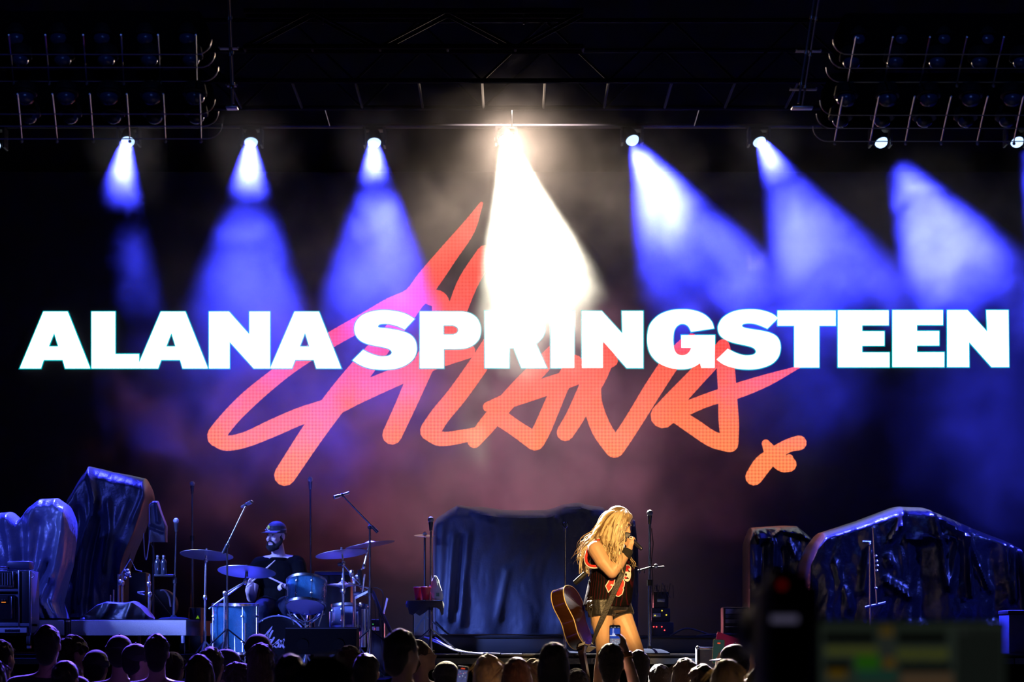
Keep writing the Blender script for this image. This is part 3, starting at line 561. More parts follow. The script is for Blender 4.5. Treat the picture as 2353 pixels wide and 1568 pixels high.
# ---------------------------------------------------------------- amp rack at the left edge
D = 24.2
rk = thing('amp_rack', 'open flight rack with amplifiers and bright metal edges at the left edge', 'rack', (at(30, 0, D).x, D + 0.2, SZ))
blu = mat('rack_side', (0.10, 0.11, 0.14), 0.5, 0, 0.25, 10); alu = mat('aluminium', (0.75, 0.77, 0.80), 0.22, 1.0, 0.1, 15)
def rb(n, xa, ya, xb, yb, d0, d1, mt, par=rk, bev=0.003): return MB().box(at(xa, yb, D) + V(0, d0, 0), at(xb, ya, D) + V(0, d1, 0), bev).build(n, mt, par)
rb('cabinet', -60, 1312, 68, 1455, 0.03, 0.5, blu); rb('shelf', -60, 1354, 44, 1360, -0.005, 0.4, blu); rb('shelf', -60, 1433, 68, 1440, -0.005, 0.4, blu)
rb('dark_bay', 46, 1314, 67, 1434, 0.012, 0.10, BLK())
for xa, xb in ((42, 46), (67, 72)): rb('corner_edge', xa, 1312, xb, 1455, -0.01, 0.02, alu)
for y in (1302,): rb('top_edge', -60, y, 20, y + 4, -0.01, 0.03, alu)
a = rb('amplifier', -60, 1314, 33, 1351, -0.005, 0.3, BLK()); rb('frame', 29, 1314, 33, 1351, -0.02, 0, alu, a); rb('frame', -60, 1346, 29, 1351, -0.02, 0, alu, a)
for k in range(14): rb('fin', -55 + k * 6, 1317, -53 + k * 6, 1345, -0.014, 0, STL(), a, 0)
a = rb('amplifier', -60, 1368, 34, 1424, -0.005, 0.3, BLKG()); rb('frame', 26, 1372, 29, 1422, -0.02, 0, alu, a); rb('face', -60, 1370, 19, 1386, -0.012, 0, BLK(), a)
for x in (6, 12): MB().cyl(at(x, 1379, D) + V(0, -0.03, 0), at(x, 1379, D), 0.007, 10).build('knob', alu, a)
MB().box(at(4, 1384, D) + V(0, -0.016, 0), at(14, 1385.5, D) + V(0, -0.01, 0)).build('indicator', glow('orange_led', (1, 0.25, 0.03), 1.5, False), a)
a = rb('power_unit', -60, 1443, 62, 1455, -0.015, 0.3, mat('pale_panel', (0.32, 0.33, 0.36), 0.4, 0, 0.15, 20))
for k in range(11): rb('socket', 12 + k * 3.2, 1447, 14 + k * 3.2, 1453, -0.02, 0, BLK(), a, 0)
hd = MB().tube([at(73, 1316, D), at(78, 1319, D), at(78, 1326, D), at(73, 1329, D)], 0.005, 6).build('handle', STL(), rk)
for x in (-20, 60): MB().cyl(at(x, 1456, D) + V(0, 0.05, -0.06), at(x, 1456, D) + V(0.03, 0.05, -0.06), 0.05, 12).build('wheel', RUB(), rk); MB().box((at(x, 0, D).x, D + 0.03, SZ + 0.05), (at(x, 0, D).x + 0.03, D + 0.09, at(0, 1455, D).z)).build('wheel_fork', STL(), rk)
o = MB().box(at(16, 1309, D) + V(0, 0.0, 0), at(68, 1290, D) + V(0, 0.22, 0), 0.01).build('tuner_box', mat('box_blue', (0.02, 0.022, 0.05), 0.4, 0, 0.2, 10), None, None, at(42, 1309, D))
tag(o, 'small dark box on top of the amp rack', 'box')
# ---------------------------------------------------------------- stands
def mic(mb, p, d, L=0.10, r=0.024):
    d = Vector(d).normalized(); mb.lathe(p, d, [(0, 0.012), (0.02, 0.014), (L, 0.019), (L + 0.01, r), (L + 0.03, r * 1.05), (L + 0.05, r * 0.8), (L + 0.058, r * 0.3)], 14)
MICM = lambda: mat('mic_black', (0.02, 0.02, 0.022), 0.35, 0.2, 0.2, 40)
GRI = lambda: mat('mic_grille', (0.25, 0.26, 0.30), 0.4, 0.9, 0.2, 90, 0.6, 260)
TUBE = lambda: mat('stand_tube', (0.12, 0.12, 0.14), 0.2, 0.9, 0.15, 16)
def stand(label, x, yb, D, yt, zf, kind='round', r=0.009, mt=None, mics=None, boom=None, xt=None, thick=0.5, cat='microphone stand', name='microphone_stand'):
    b = at(x, yb, D); b.z = zf; top = at(xt or x, yt, D); mt = mt or TUBE()
    t = thing(name, label, cat, b); mid = b.lerp(top, thick)
    MB().tube([b, mid], r * 1.25, 10).build('lower_tube', mt, t); MB().tube([mid, top], r * 0.85, 10).build('upper_tube', mt, t)
    MB().cyl(mid - V(0, 0, 0.025), mid + V(0, 0, 0.025), r * 2.0, 12).build('height_clutch', BLK(), t)
    if kind == 'round': MB().lathe(b, (0, 0, 1), [(0, 0.135), (0.012, 0.135), (0.022, 0.11), (0.03, 0.03), (0.045, 0.018)], 28).build('base', mat('base_blue', (0.012, 0.015, 0.03), 0.9, 0, 0.2, 10, spec=0.0), t)
    elif kind == 'dome': MB().lathe(b, (0, 0, 1), [(0, 0.17), (0.012, 0.17), (0.03, 0.14), (0.045, 0.09), (0.05, 0.02), (0.07, 0.018)], 28).build('base', mat('base_blue', (0.012, 0.015, 0.03), 0.9, 0, 0.2, 10, spec=0.0), t)
    else:
        for k in range(3):
            a = k * 2 * PI / 3 + 0.5; f = b + V(math.cos(a) * 0.28, math.sin(a) * 0.28, 0.012)
            lg = MB().tube([b + V(0, 0, 0.22), f], r * 0.75, 8).build('leg', mt, t); MB().ball(f, 0.016, 8).build('foot', RUB(), lg)
    if boom:                                         # boom: (pixel of tip, pixel of tail)
        (tx, ty), (bx, by) = boom; p, q = at(bx, by, D - 0.02), at(tx, ty, D - 0.02)
        MB().tube([p, q], r * 0.75, 10).build('boom', mt, t); MB().tube([p, p.lerp(q, 0.16)], r * 1.5, 10).build('counterweight', BLK(), t)
        MB().ball(top, 0.022, 10).build('boom_clutch', BLK(), t); top = q; d = (q - p).normalized()
    else: d = V(0, -0.15, 1).normalized()
    if mics:
        mb = MB(); p = Vector(top); mb2 = MB()
        if mics == 'ball':
            o = MB().lathe(p, d, [(0, 0.013), (0.05, 0.018), (0.075, 0.021)], 12).build('microphone', MICM(), t); MB().ball(p + d * 0.095, 0.026, 14).build('grille', GRI(), o)
        elif mics == 'clip':
            for s in (-1, 1): MB().tube([p, p + V(s * 0.018, 0, 0.02), p + V(s * 0.02, 0, 0.045), p + V(s * 0.01, 0, 0.055)], 0.0055, 6).build('clip_jaw', CHR(), t)
            MB().cyl(p - V(0, 0, 0.03), p, 0.012, 10).build('clip_base', CHR(), t)
        elif mics == 'pencil':
            h = V(-0.7, -0.4, -0.25).normalized() if boom and boom[0][0] < boom[1][0] else V(0.5, -0.6, 0.2).normalized()
            o = MB().lathe(p - h * 0.07, h, [(0, 0.012), (0.09, 0.012), (0.10, 0.017), (0.15, 0.017), (0.155, 0.01)], 12).build('microphone', STL(), t)
            MB().ball(p, 0.017, 10).build('clip', BLK(), t)
    return t
def pk(x, y, D): return at(x, y, D)
stand('tall dark stand left of the drums with a padded top', 442, 1470, 27.4, 1135, SZ, 'round', 0.011, mat('stand_dull', (0.05, 0.045, 0.05), 0.5, 0.3, 0.2, 10), 'ball', thick=0.72)
t = stand('short microphone stand on the grey riser beside two bottles', 399, 1420, 25.2, 1222, LR, 'round', 0.009, mics='ball', xt=405, thick=0.45)
br = MB().box(at(355, 1326, 25.2) - V(0, 0.05, 0), at(400, 1321, 25.2) + V(0, 0.05, 0), 0.005).build('side_tray', BLK(), t)
for k, x in enumerate((362, 376)):
    p = at(x, 1321, 25.2); o = MB().lathe(p, (0, 0, 1), [(0, 0.024), (0.004, 0.027), (0.10, 0.027), (0.125, 0.022), (0.14, 0.011), (0.155, 0.011)], 16).build('drink_bottle', mat('dark_bottle', (0.02, 0.022, 0.03), 0.15, 0, 0.2, 12), None, None, p)
    tag(o, ('left' if k == 0 else 'right') + ' one of two dark bottles on the tray of the short stand', 'bottle', 'dark bottles on the stand tray')
    MB().cyl(p + V(0, 0, 0.152), p + V(0, 0, 0.172), 0.013, 10).build('bottle_cap', STL(), o)
stand('boom microphone stand over the left drum cymbals', 522, 1500, 24.55, 1255, SZ, 'tripod', 0.009, mics='pencil', boom=((566, 1160), (512, 1272)))
stand('tall straight microphone stand behind the drummer', 716, 1480, 26.8, 1125, SZ, 'round', 0.011, mics='ball', xt=713, thick=0.45)
stand('boom microphone stand at the right end of the drums', 850, 1492, 24.9, 1212, SZ, 'tripod', 0.010, mics='pencil', boom=((786, 1138), (868, 1224)))
stand('bare microphone stand with an empty chrome clip left of the singer', 1299, 1500, 23.9, 1215, SZ, 'round', 0.010, mt=mat('stand_bright', (0.30, 0.32, 0.38), 0.18, 0.9, 0.1, 10), mics='clip', thick=0.48)
t = stand('blue lit microphone stand with a clamped side arm right of the singer', 1493, 1500, 23.9, 1205, SZ, 'dome', 0.011, mt=mat('stand_blue', (0.10, 0.14, 0.30), 0.25, 0.8, 0.1, 10), mics='ball', thick=0.55)
arm = MB().tube([at(1466, 1312, 23.88), at(1492, 1305, 23.86), at(1526, 1303, 23.86)], 0.008, 8).build('side_arm', BLK(), t); MB().ball(at(1507, 1301, 23.84), 0.018, 10).build('knob', STL(), arm)
for x in (1470, 1481): MB().cyl(at(x, 1318, 23.85), at(x, 1308, 23.85), 0.006, 8).build('arm_pin', STL(), arm)
MB().tube([at(1497, 1215, 23.85), at(1501, 1250, 23.85), at(1497, 1290, 23.85), at(1500, 1330, 23.85), at(1497, 1480, 23.85)], 0.004, 6).build('cable', BLK(), t)
# cup holder stand with tray
D = 24.4
t = stand('microphone stand carrying a cloth covered drinks tray', 990, 1492, D, 1220, SZ, 'tripod', 0.010, mt=mat('stand_bright', None), mics='ball', thick=0.38)
MB().lathe(at(976, 1388, D), (0, 0, 1), [(0, 0.15), (0.006, 0.155), (0.016, 0.15), (0.017, 0.02)], 28).build('tray', BLK(), t)
cv = MB(); n = 20; vs = [at(976, 1382, D)]; fs = []
for ring, (rr, dz) in enumerate(((0.09, 0.0), (0.155, 0.0), (0.165, -0.03), (0.16, -0.06))):
    for k in range(n):
        a = 2 * PI * k / n; hang = dz * (1 + 1.2 * max(0, math.cos(3 * a + 0.6))) if ring > 1 else 0
        vs.append(at(976, 1382, D) + V(math.cos(a) * rr * (1 + 0.05 * math.sin(5 * a) * (ring > 1)), math.sin(a) * rr, hang + 0.002 * ring))
for k in range(n): fs.append((0, 1 + k, 1 + (k + 1) % n))
for ring in range(3):
    for k in range(n): a = 1 + ring * n; fs.append((a + k, a + n + k, a + n + (k + 1) % n, a + (k + 1) % n))
o = cv.add(vs, fs, True).build('tray_cloth', mat('navy_towel', (0.016, 0.016, 0.035), 0.9, 0, 0.2, 30, 0.5, 120), None, None, at(976, 1382, D)); tag(o, 'dark towel spread over the drinks tray', 'towel')
for k, (x, dy) in enumerate(((962, 0.03), (979, -0.07))):
    p = at(x, 1381, D) + V(0, dy, 0.006)
    o = MB().lathe(p, (0, 0, 1), [(0, 0.028), (0.003, 0.030), (0.05, 0.036), (0.052, 0.0375), (0.105, 0.045), (0.110, 0.047), (0.112, 0.044), (0.03, 0.028), (0.02, 0.001)], 24, False).build('plastic_cup', mat('red_plastic', (0.55, 0.012, 0.03), 0.3, 0, 0.08, 10), None, None, p)
    tag(o, ('left' if k == 0 else 'right') + ' one of two red plastic cups on the drinks tray', 'cup', 'red cups on the drinks tray')
p = at(1004, 1381, D) + V(0, 0, 0.006)
clear = mat('clear_bag', (0.55, 0.60, 0.68), 0.18, 0, 0.15, 10, 0.6, 40, 0, 0.8)
bm_ = MB(); prof = [(0, 0.040), (0.02, 0.046), (0.08, 0.047), (0.12, 0.042), (0.17, 0.028), (0.205, 0.012), (0.21, 0.004)]; n = 20; vs = []; fs = []
for i, (h, r) in enumerate(prof):
    for k in range(n):
        a = 2 * PI * k / n; q = r * (1 + 0.22 * math.sin(a * 3 + h * 40) + 0.12 * math.sin(a * 7 + h * 90)); vs.append(p + V(math.cos(a) * q - h * 0.08, math.sin(a) * q, h))
for i in range(len(prof) - 1):
    for k in range(n): fs.append((i * n + k, i * n + (k + 1) % n, (i + 1) * n + (k + 1) % n, (i + 1) * n + k))
fs += [tuple(range(n))[::-1]]
o = bm_.add(vs, fs, True).build('plastic_bag', clear, None, None, p); tag(o, 'crumpled clear plastic bag standing on the drinks tray', 'bag')
MB().box(p + V(-0.005, -0.056, 0.03), p + V(0.022, -0.050, 0.06)).build('paper_label', mat('label_green', (0.10, 0.25, 0.16), 0.6, 0, 0.2, 30), o)
p = at(968, 1463, 25.9); p.z = RZ if False else SZ
o = thing('clear_tub', 'see through plastic tub standing on the stage floor under the drinks tray', 'tub', (p.x, 26.2, SZ))
cm = bpy.data.materials.new('clear_plastic'); cm.use_nodes = True; b = cm.node_tree.nodes['Principled BSDF']; b.inputs['Transmission Weight'].default_value = 0.95; b.inputs['Roughness'].default_value = 0.2; b.inputs['IOR'].default_value = 1.05; b.inputs['Base Color'].default_value = (0.8, 0.82, 0.9, 1)
for (a, b) in (((949, 1462), (951, 1398)), ((985, 1462), (987, 1398))): MB().box(at(a[0], a[1], 26.1), at(b[0], b[1], 26.1) + V(0, 0.25, 0)).build('side', cm, o)
MB().box(at(949, 1462, 26.1), at(987, 1398, 26.1) + V(0, 0.004, 0)).build('front', cm, o); MB().box((at(949, 0, 26.1).x, 26.1, SZ), (at(987, 0, 26.1).x, 26.35, at(0, 1461, 26.1).z)).build('base', BLK(), o)
# small cymbal peeping out behind the tray stand
D = 26.6; c = at(976, 1230, D)
t = thing('cymbal_stand', 'single cymbal half hidden behind the tray stand', 'cymbal', (c.x, D, RZ))
BRZ = lambda: mat('bronze', (0.50, 0.46, 0.42), 0.40, 1.0, 0.15, 6, 0.1, 120)
def cymbal(c, r, axis): return MB().lathe(Vector(c) - Vector(axis).normalized() * 0.012, axis, [(0, r), (0.003, r), (0.012, r * 0.6), (0.018, r * 0.24), (0.026, r * 0.2), (0.036, r * 0.08), (0.037, 0.008)], 36)
cymbal(c, 0.10, (0.05, -0.12, 1)).build('cymbal', BRZ(), t); MB().tube([(c.x, D, RZ), c + V(0, 0, 0.03)], 0.01, 8).build('tube', TUBE(), t)
for k in range(3):
    a = k * 2.09; MB().tube([(c.x, D, RZ + 0.2), (c.x + 0.22 * math.cos(a), D + 0.22 * math.sin(a), RZ + 0.01)], 0.008, 6).build('leg', TUBE(), t)
# chrome stand with cross arms in front of the widest cover
D = 25.4
t = thing('chrome_stand', 'chrome keyboard style stand with short cross arms in front of the widest cover', 'stand', (at(2000, 0, D).x, D, SZ))
ch = CHR()
b = at(2000, 1500, D); b.z = SZ
MB().tube([b, at(1999, 1255, D)], 0.010, 8).build('post', ch, t); MB().tube([at(2006, 1213, D), at(2010, 1290, D), at(2015, 1388, D)], 0.009, 8).build('post', ch, t)
MB().tube([at(1988, 1397, D), at(2035, 1386, D)], 0.012, 8).build('cross_arm', ch, t); MB().tube([at(1982, 1245, D), at(2002, 1246, D)], 0.010, 8).build('cross_arm', ch, t)
for (x, y) in ((1999, 1250), (2013, 1278), (2015, 1290), (2016, 1300), (2015, 1312), (2013, 1352)): MB().ball(at(x, y, D - 0.015), 0.013, 8).build('clamp', ch, t)
for k in range(3):
    a = k * 2.09 + 0.3; MB().tube([b + V(0, 0, 0.2), b + V(0.25 * math.cos(a), 0.25 * math.sin(a), 0.01)], 0.009, 6).build('leg', ch, t)
# ---------------------------------------------------------------- amps, cases and cables behind the singer
D = 26.9
t = thing('amp_head_stack', 'dark stack of amplifier heads with small red and yellow lights right of the singer', 'amplifier', (at(1515, 0, D).x, D + 0.15, RZ))
def ab(n, xa, ya, xb, yb, mt, par=t, d0=0, d1=0.35): return MB().box(at(xa, yb, D) + V(0, d0, 0), at(xb, ya, D) + V(0, d1, 0), 0.006).build(n, mt, par)
ab('lower_cabinet', 1496, 1430, 1548, 1462, BLK()); u = ab('upper_head', 1498, 1398, 1540, 1429, BLK()); ab('top_unit', 1502, 1360, 1536, 1397, BLK())
ab('face_plate', 1500, 1410, 1518, 1419, STL(), u, -0.01, 0); ab('vent', 1510, 1377, 1528, 1384, STL(), t, -0.008, 0)
red = glow('red_led', (1, 0.05, 0.06), 3.0, False); yel = glow('yellow_led', (0.9, 0.7, 0.05), 1.6, False)
for (x, y, c) in ((1502, 1441, red), (1508.5, 1441, red), (1520.5, 1441, red), (1527, 1449, red), (1505, 1415, yel), (1521, 1404, yel), (1531, 1414, yel)): MB().ball(at(x, y, D) + V(0, -0.012, 0), 0.0065, 8).build('indicator', c, t)
for k in range(7):
    x = 1500 + k * 6; MB().tube([at(x, 1368, D), at(x + 4, 1350 - (k * 7) % 11, D - 0.02), at(x + 10 - (k % 3) * 9, 1345 + (k % 2) * 8, D - 0.04), at(x + 12, 1375, D - 0.03)], 0.003, 5).build('patch_cable', BLK(), t)
D = 26.6
t = thing('grille_amp', 'low amplifier with a pale striped grille beside the dipped top cover', 'amplifier', (at(1692, 0, D).x, D + 0.15, RZ))
MB().box(at(1662, 1462, D), at(1722, 1396, D) + V(0, 0.32, 0), 0.01).build('cabinet', BLK(), t)
gp = mat('grille_cloth', (0.14, 0.13, 0.12), 0.8, 0, 0.2, 40, 0.4, 200)
for (ya, yb, c) in ((1400, 1411, gp), (1413, 1421, mat('grille_dark', (0.04, 0.038, 0.036), 0.8)), (1424, 1433, gp), (1440, 1442, STL())): MB().box(at(1667, yb, D) - V(0, 0.008, 0), at(1717, ya, D) + V(0, 0.003, 0)).build('grille_band', c, t)
D = 22.9
t = thing('flight_case', 'small blue grey flight case with silver edges standing on the thrust', 'case', (at(1622, 0, D).x, D + 0.1, TZ))
x0, x1, zt = at(1603, 0, D).x, at(1650, 0, D).x, at(0, 1489, D).z
MB().box((x0, D, TZ), (x1, D + 0.3, zt), 0.004).build('body', mat('case_blue', (0.22, 0.25, 0.36), 0.35, 0, 0.2, 12, 0.15, 60), t)
for (a, b) in (((x0 - 0.005, D - 0.008, TZ), (x0 + 0.018, D + 0.01, zt)), ((x1 - 0.018, D - 0.008, TZ), (x1 + 0.005, D + 0.01, zt)), ((x0, D - 0.008, zt - 0.018), (x1, D + 0.01, zt + 0.005))): MB().box(a, b, 0.002).build('edge_rail', alu, t)
for x in (x0, x1): MB().ball((x, D - 0.002, zt), 0.016, 10).build('ball_corner', CHR(), t)
for k, pts in enumerate([[(1000, 1463), (1040, 1461.5), (1180, 1462), (1230, 1459), (1290, 1462)], [(1540, 1462), (1575, 1445), (1610, 1452), (1640, 1461), (1700, 1462)], [(1600, 1462), (1650, 1458), (1735, 1459), (1790, 1463)]]):
    o = MB().tube(smooth([tuple(at(x, y, 26.45 + 0.06 * j)) for j, (x, y) in enumerate(pts)], False, 5), 0.009, 6).build('cable', RUB(), None, None, at(*pts[0], 26.45))
    tag(o, ['pale edged cable lying along the platform in front of the wide blue cover', 'looped cable between the amp stack and the grille amplifier', 'cable lying in front of the grille amplifier'][k], 'cable')
for k, pts in enumerate([[(985, 1470), (1010, 1480), (1060, 1498), (1150, 1503)], [(1000, 1466), (1030, 1486), (1090, 1502), (1200, 1504)], [(975, 1465), (1005, 1474), (1045, 1495), (1110, 1504)]]):
    o = MB().tube(smooth([tuple(at(x, y, 25.6 - 0.7 * j)) for j, (x, y) in enumerate(pts)], False, 5), 0.007, 6).build('cable', mat('blue_cable', (0.015, 0.02, 0.07), 0.5, 0, 0.2, 20), None, None, at(*pts[0], 25.6))
    tag(o, ['thick blue cable', 'longest blue cable', 'shortest blue cable'][k] + ' sweeping across the stage floor right of the drinks stand', 'cable')
# black wedge in front of the drums, right side speaker, bottle on the riser
D = 23.9
t = thing('stage_monitor', 'black wedge monitor in front of the bass drum', 'speaker', (at(735, 0, D).x, D + 0.2, SZ))
zt, zb = at(0, 1444, D).z, SZ; xa, xb = at(654, 0, D).x, at(818, 0, D).x
MB().add([(xa, D, zb), (xa, D + 0.1, zt), (xa, D + 0.45, zt), (xa, D + 0.5, zb), (xb, D, zb), (xb, D + 0.1, zt), (xb, D + 0.45, zt), (xb, D + 0.5, zb)], [(0, 1, 2, 3), (4, 7, 6, 5), (0, 4, 5, 1), (1, 5, 6, 2), (2, 6, 7, 3), (0, 3, 7, 4)]).build('cabinet', mat('monitor_black', (0.003, 0.003, 0.003), 0.9, spec=0.05), t)
MB().tube([(xa, D + 0.1, zt), (xb, D + 0.1, zt)], 0.007, 6).build('front_edge', STL(), t)
for s in (0.25, 0.75): MB().cyl((xa + (xb - xa) * s, D + 0.035, zb + 0.08), (xa + (xb - xa) * s, D + 0.02, zb + 0.08), 0.05, 18).build('grille', mat('monitor_black', None), t)
D = 24.6
t = thing('side_speaker', 'grey speaker box cut by the right edge of the picture', 'speaker', (at(2360, 0, D).x, D + 0.2, SZ))
MB().box((at(2318, 0, D).x, D, SZ), (at(2430, 0, D).x, D + 0.5, at(0, 1412, D).z), 0.012).build('cabinet', mat('speaker_grey', (0.06, 0.075, 0.10), 0.55, 0, 0.25, 20, 0.3, 120), t)
MB().box((at(2316, 0, D).x, D - 0.01, at(0, 1412, D).z), (at(2432, 0, D).x, D + 0.5, at(0, 1403, D).z), 0.006).build('lid', BLK(), t)
D = 24.55
t = thing('floor_tube', 'black upright tube between the two panels of the grey riser', 'tube', (at(155, 0, D).x, D, SZ))
MB().cyl((at(155, 0, D).x, D, SZ), (at(155, 0, D).x, D, at(0, 1428, D).z), 0.022, 14).build('barrel', BLK(), t); MB().cyl(at(155, 1430, D), at(155, 1426, D), 0.023, 14).build('rim', STL(), t)
# ---------------------------------------------------------------- drum kit
SPK = mat('sparkle_blue', (0.02, 0.16, 0.26), 0.22, 0.55, 0.9, 260, 0.9, 420, 0, 0.9, 0.6)
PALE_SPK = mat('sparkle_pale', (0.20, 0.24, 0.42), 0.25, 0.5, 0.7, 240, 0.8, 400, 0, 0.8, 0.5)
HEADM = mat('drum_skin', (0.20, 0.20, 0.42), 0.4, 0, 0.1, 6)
def drum(name, label, c, axis, r, h, shell, lugs=8, head=None, legs=0, floor=BZ, cat='drum', hoop=None):
    c = Vector(c); d = Vector(axis).normalized(); u, q = frame(d); t = thing(name, label, cat, (c.x, c.y, floor))
    MB().lathe(c - d * h / 2, d, [(0, r * 0.97), (0.004, r), (h - 0.004, r), (h, r * 0.97)], 40).build('shell', shell, t)
    for s in (-1, 1):
        b = c + d * s * h / 2
        MB().lathe(b - d * 0.012, d, [(0, r + 0.003), (0, r + 0.014), (0.024, r + 0.014), (0.024, r + 0.003)], 40, False).build('hoop', hoop or CHR(), t)
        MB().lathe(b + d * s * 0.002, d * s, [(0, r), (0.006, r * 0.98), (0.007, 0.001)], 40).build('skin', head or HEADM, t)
    for k in range(lugs):
        a = 2 * PI * (k + 0.5) / lugs; e = u * math.cos(a) + q * math.sin(a)
        lg = MB().tube([c + e * (r + 0.014) - d * h * 0.46, c + e * (r + 0.014) + d * h * 0.46], 0.0035, 6).build('tension_rod', CHR(), t)
        mb = MB()
        for s in (-1, 1): mb.ball(c + e * (r + 0.008) + d * s * h * 0.26, 0.014, 8)
        mb.build('lug', CHR(), lg)
    for k in range(legs):
        a = 2 * PI * k / legs - PI / 2 + 0.5; e = V(math.cos(a), math.sin(a), 0)
        p = c + e * (r + 0.02); MB().tube([(p.x, p.y, c.z + 0.05), (p.x, p.y, floor + 0.03), (p.x + e.x * 0.04, p.y + e.y * 0.04, floor + 0.008)], 0.008, 8).build('leg', CHR(), t)
    return t
D = 25.2
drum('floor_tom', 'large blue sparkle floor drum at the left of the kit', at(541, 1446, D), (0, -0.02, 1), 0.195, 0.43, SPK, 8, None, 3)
bc = at(638, 1479, 25.35); bc.z = BZ + 0.275
bd = drum('bass_drum', 'bass drum with a black front carrying white brush script', bc + V(0, 0.22, 0), (0, 1, 0), 0.262, 0.42, SPK, 10, mat('black_skin', (0.003, 0.003, 0.004), 0.6, 0, 0.2, 8, spec=0.08), 2, hoop=mat('hoop_dark', (0.03, 0.04, 0.08), 0.25, 0.3, 0.2, 12))
k_ = m(0.092, 25.35)                                  # the same script as on the screen, small
wl = mat('white_ink', (0.62, 0.60, 0.72), 0.5, 0, 0.1, 20)
for st in STROKES[:19]:
    lp = [(bc.x + (x - 1240) * k_ + 0.0, bc.z - (y - 910) * k_ + 0.02) for x, y in ribbon(st)]
    vs, fs = fill2d([lp], 0.002); MB().add([(v.x, bc.y - 0.004 + v.z, v.y) for v in vs], fs).build('script_stroke', wl, bd)
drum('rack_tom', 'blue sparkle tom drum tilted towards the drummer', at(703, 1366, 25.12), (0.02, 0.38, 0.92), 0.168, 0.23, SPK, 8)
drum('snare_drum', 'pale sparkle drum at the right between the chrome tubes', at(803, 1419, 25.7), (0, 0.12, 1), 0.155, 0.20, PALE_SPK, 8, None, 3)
def rod(t, pts, r=0.009, n='tube', mt=None): return MB().tube([Vector(p) for p in pts], r, 8).build(n, mt or CHR(), t)
def clamp(t, p, r=0.02): return MB().ball(p, (r, r, r * 1.3), 8).build('clamp', CHR(), t)
def tripod(t, x, D, z=0.32, w_=0.3, floor=BZ, rot=0.4):
    for k in range(3):
        a = k * 2.0944 + rot; f = V(x + w_ * math.cos(a), D + w_ * math.sin(a), floor + 0.012)
        l = rod(t, [(x, D, floor + z), f], 0.008, 'leg'); MB().ball(f, 0.015, 8).build('foot', RUB(), l)
def cym(label, c, r, axis, stem, D, parts=None):
    t = thing('cymbal_stand', label, 'cymbal', (stem[0].x, stem[0].y, BZ), 'cymbals of the drum kit')
    cymbal(c, r, axis).build('cymbal', BRZ(), t)
    MB().cyl(Vector(c) + V(0, 0, 0.012), Vector(c) + V(0, 0, 0.05), 0.010, 10).build('wing_nut', CHR(), t)
    rod(t, stem); n = len(stem)
    for p in stem[1:-1]: clamp(t, p)
    rod(t, [stem[0].lerp(stem[1], 0.0), stem[0].lerp(stem[1], 0.55)], 0.0135, 'lower_tube'); tripod(t, stem[0].x, stem[0].y)
    return t
def ft(x, D): return V(at(x, 0, D).x, D, BZ + 0.05)
cym('leftmost drum cymbal on a straight chrome stand', at(475, 1274, 25.0), 0.235, (0.06, 0.17, 1), [ft(470, 25.0), at(471, 1374, 25.0), at(473, 1288, 25.0), at(475, 1268, 25.0)], 25.0)
cym('big cymbal in front of the drummer on a leaning boom arm', at(567, 1312, 24.9), 0.255, (0.05, 0.20, 1), [ft(515, 25.0), at(516, 1365, 25.0), at(563, 1338, 24.95), at(567, 1305, 24.9)], 24.9)
t = [o for o in bpy.data.objects if o.name.startswith('cymbal_stand')][-1]
rod(t, [at(563, 1338, 24.95), at(480, 1400, 25.05)], 0.007, 'boom'); MB().cyl(at(567, 1326, 24.9), at(567, 1312, 24.9), 0.013, 10).build('sleeve', BLK(), t)
cym('cymbal right of the drummer at the lower of two heights', at(785, 1271, 25.1), 0.232, (-0.12, 0.13, 1), [ft(791, 25.1), at(789, 1360, 25.1), at(789, 1296, 25.1), at(785, 1262, 25.1)], 25.1)
t = [o for o in bpy.data.objects if o.name.startswith('cymbal_stand')][-1]
rod(t, [at(788, 1296, 25.1), at(808, 1320, 25.1), at(828, 1344, 25.1)], 0.007, 'boom'); clamp(t, at(808, 1318, 25.08), 0.026); MB().cyl(at(776, 1298, 25.08), at(786, 1297, 25.08), 0.016, 10).build('counterweight', BLK(), t)
cym('rightmost drum cymbal, tilted up to the right behind the boom stand', at(850, 1250, 25.4), 0.222, (-0.16, 0.05, 1), [ft(812, 25.4), at(813, 1330, 25.4), at(836, 1302, 25.4), at(850, 1244, 25.4)], 25.4)
t = thing('hi_hat', 'pair of hi hat cymbals on a chrome stand behind the blue tom', 'cymbal', (at(788, 0, 25.3).x, 25.3, BZ))
c = at(788, 1344, 25.3)
cymbal(c + V(0, 0, 0.004), 0.185, (0, 0.0, 1)).build('top_cymbal', BRZ(), t); cymbal(c - V(0, 0, 0.012), 0.185, (0, 0.0, -1)).build('bottom_cymbal', BRZ(), t)
rod(t, [ft(788, 25.3), at(788, 1352, 25.3)], 0.014, 'lower_tube'); rod(t, [at(788, 1352, 25.3), at(787, 1318, 25.3)], 0.006, 'pull_rod'); clamp(t, at(788, 1334, 25.28)); tripod(t, at(788, 0, 25.3).x, 25.3)
MB().cyl(at(788, 1362, 25.3), at(788, 1354, 25.3), 0.026, 12).build('seat_cup', CHR(), t)
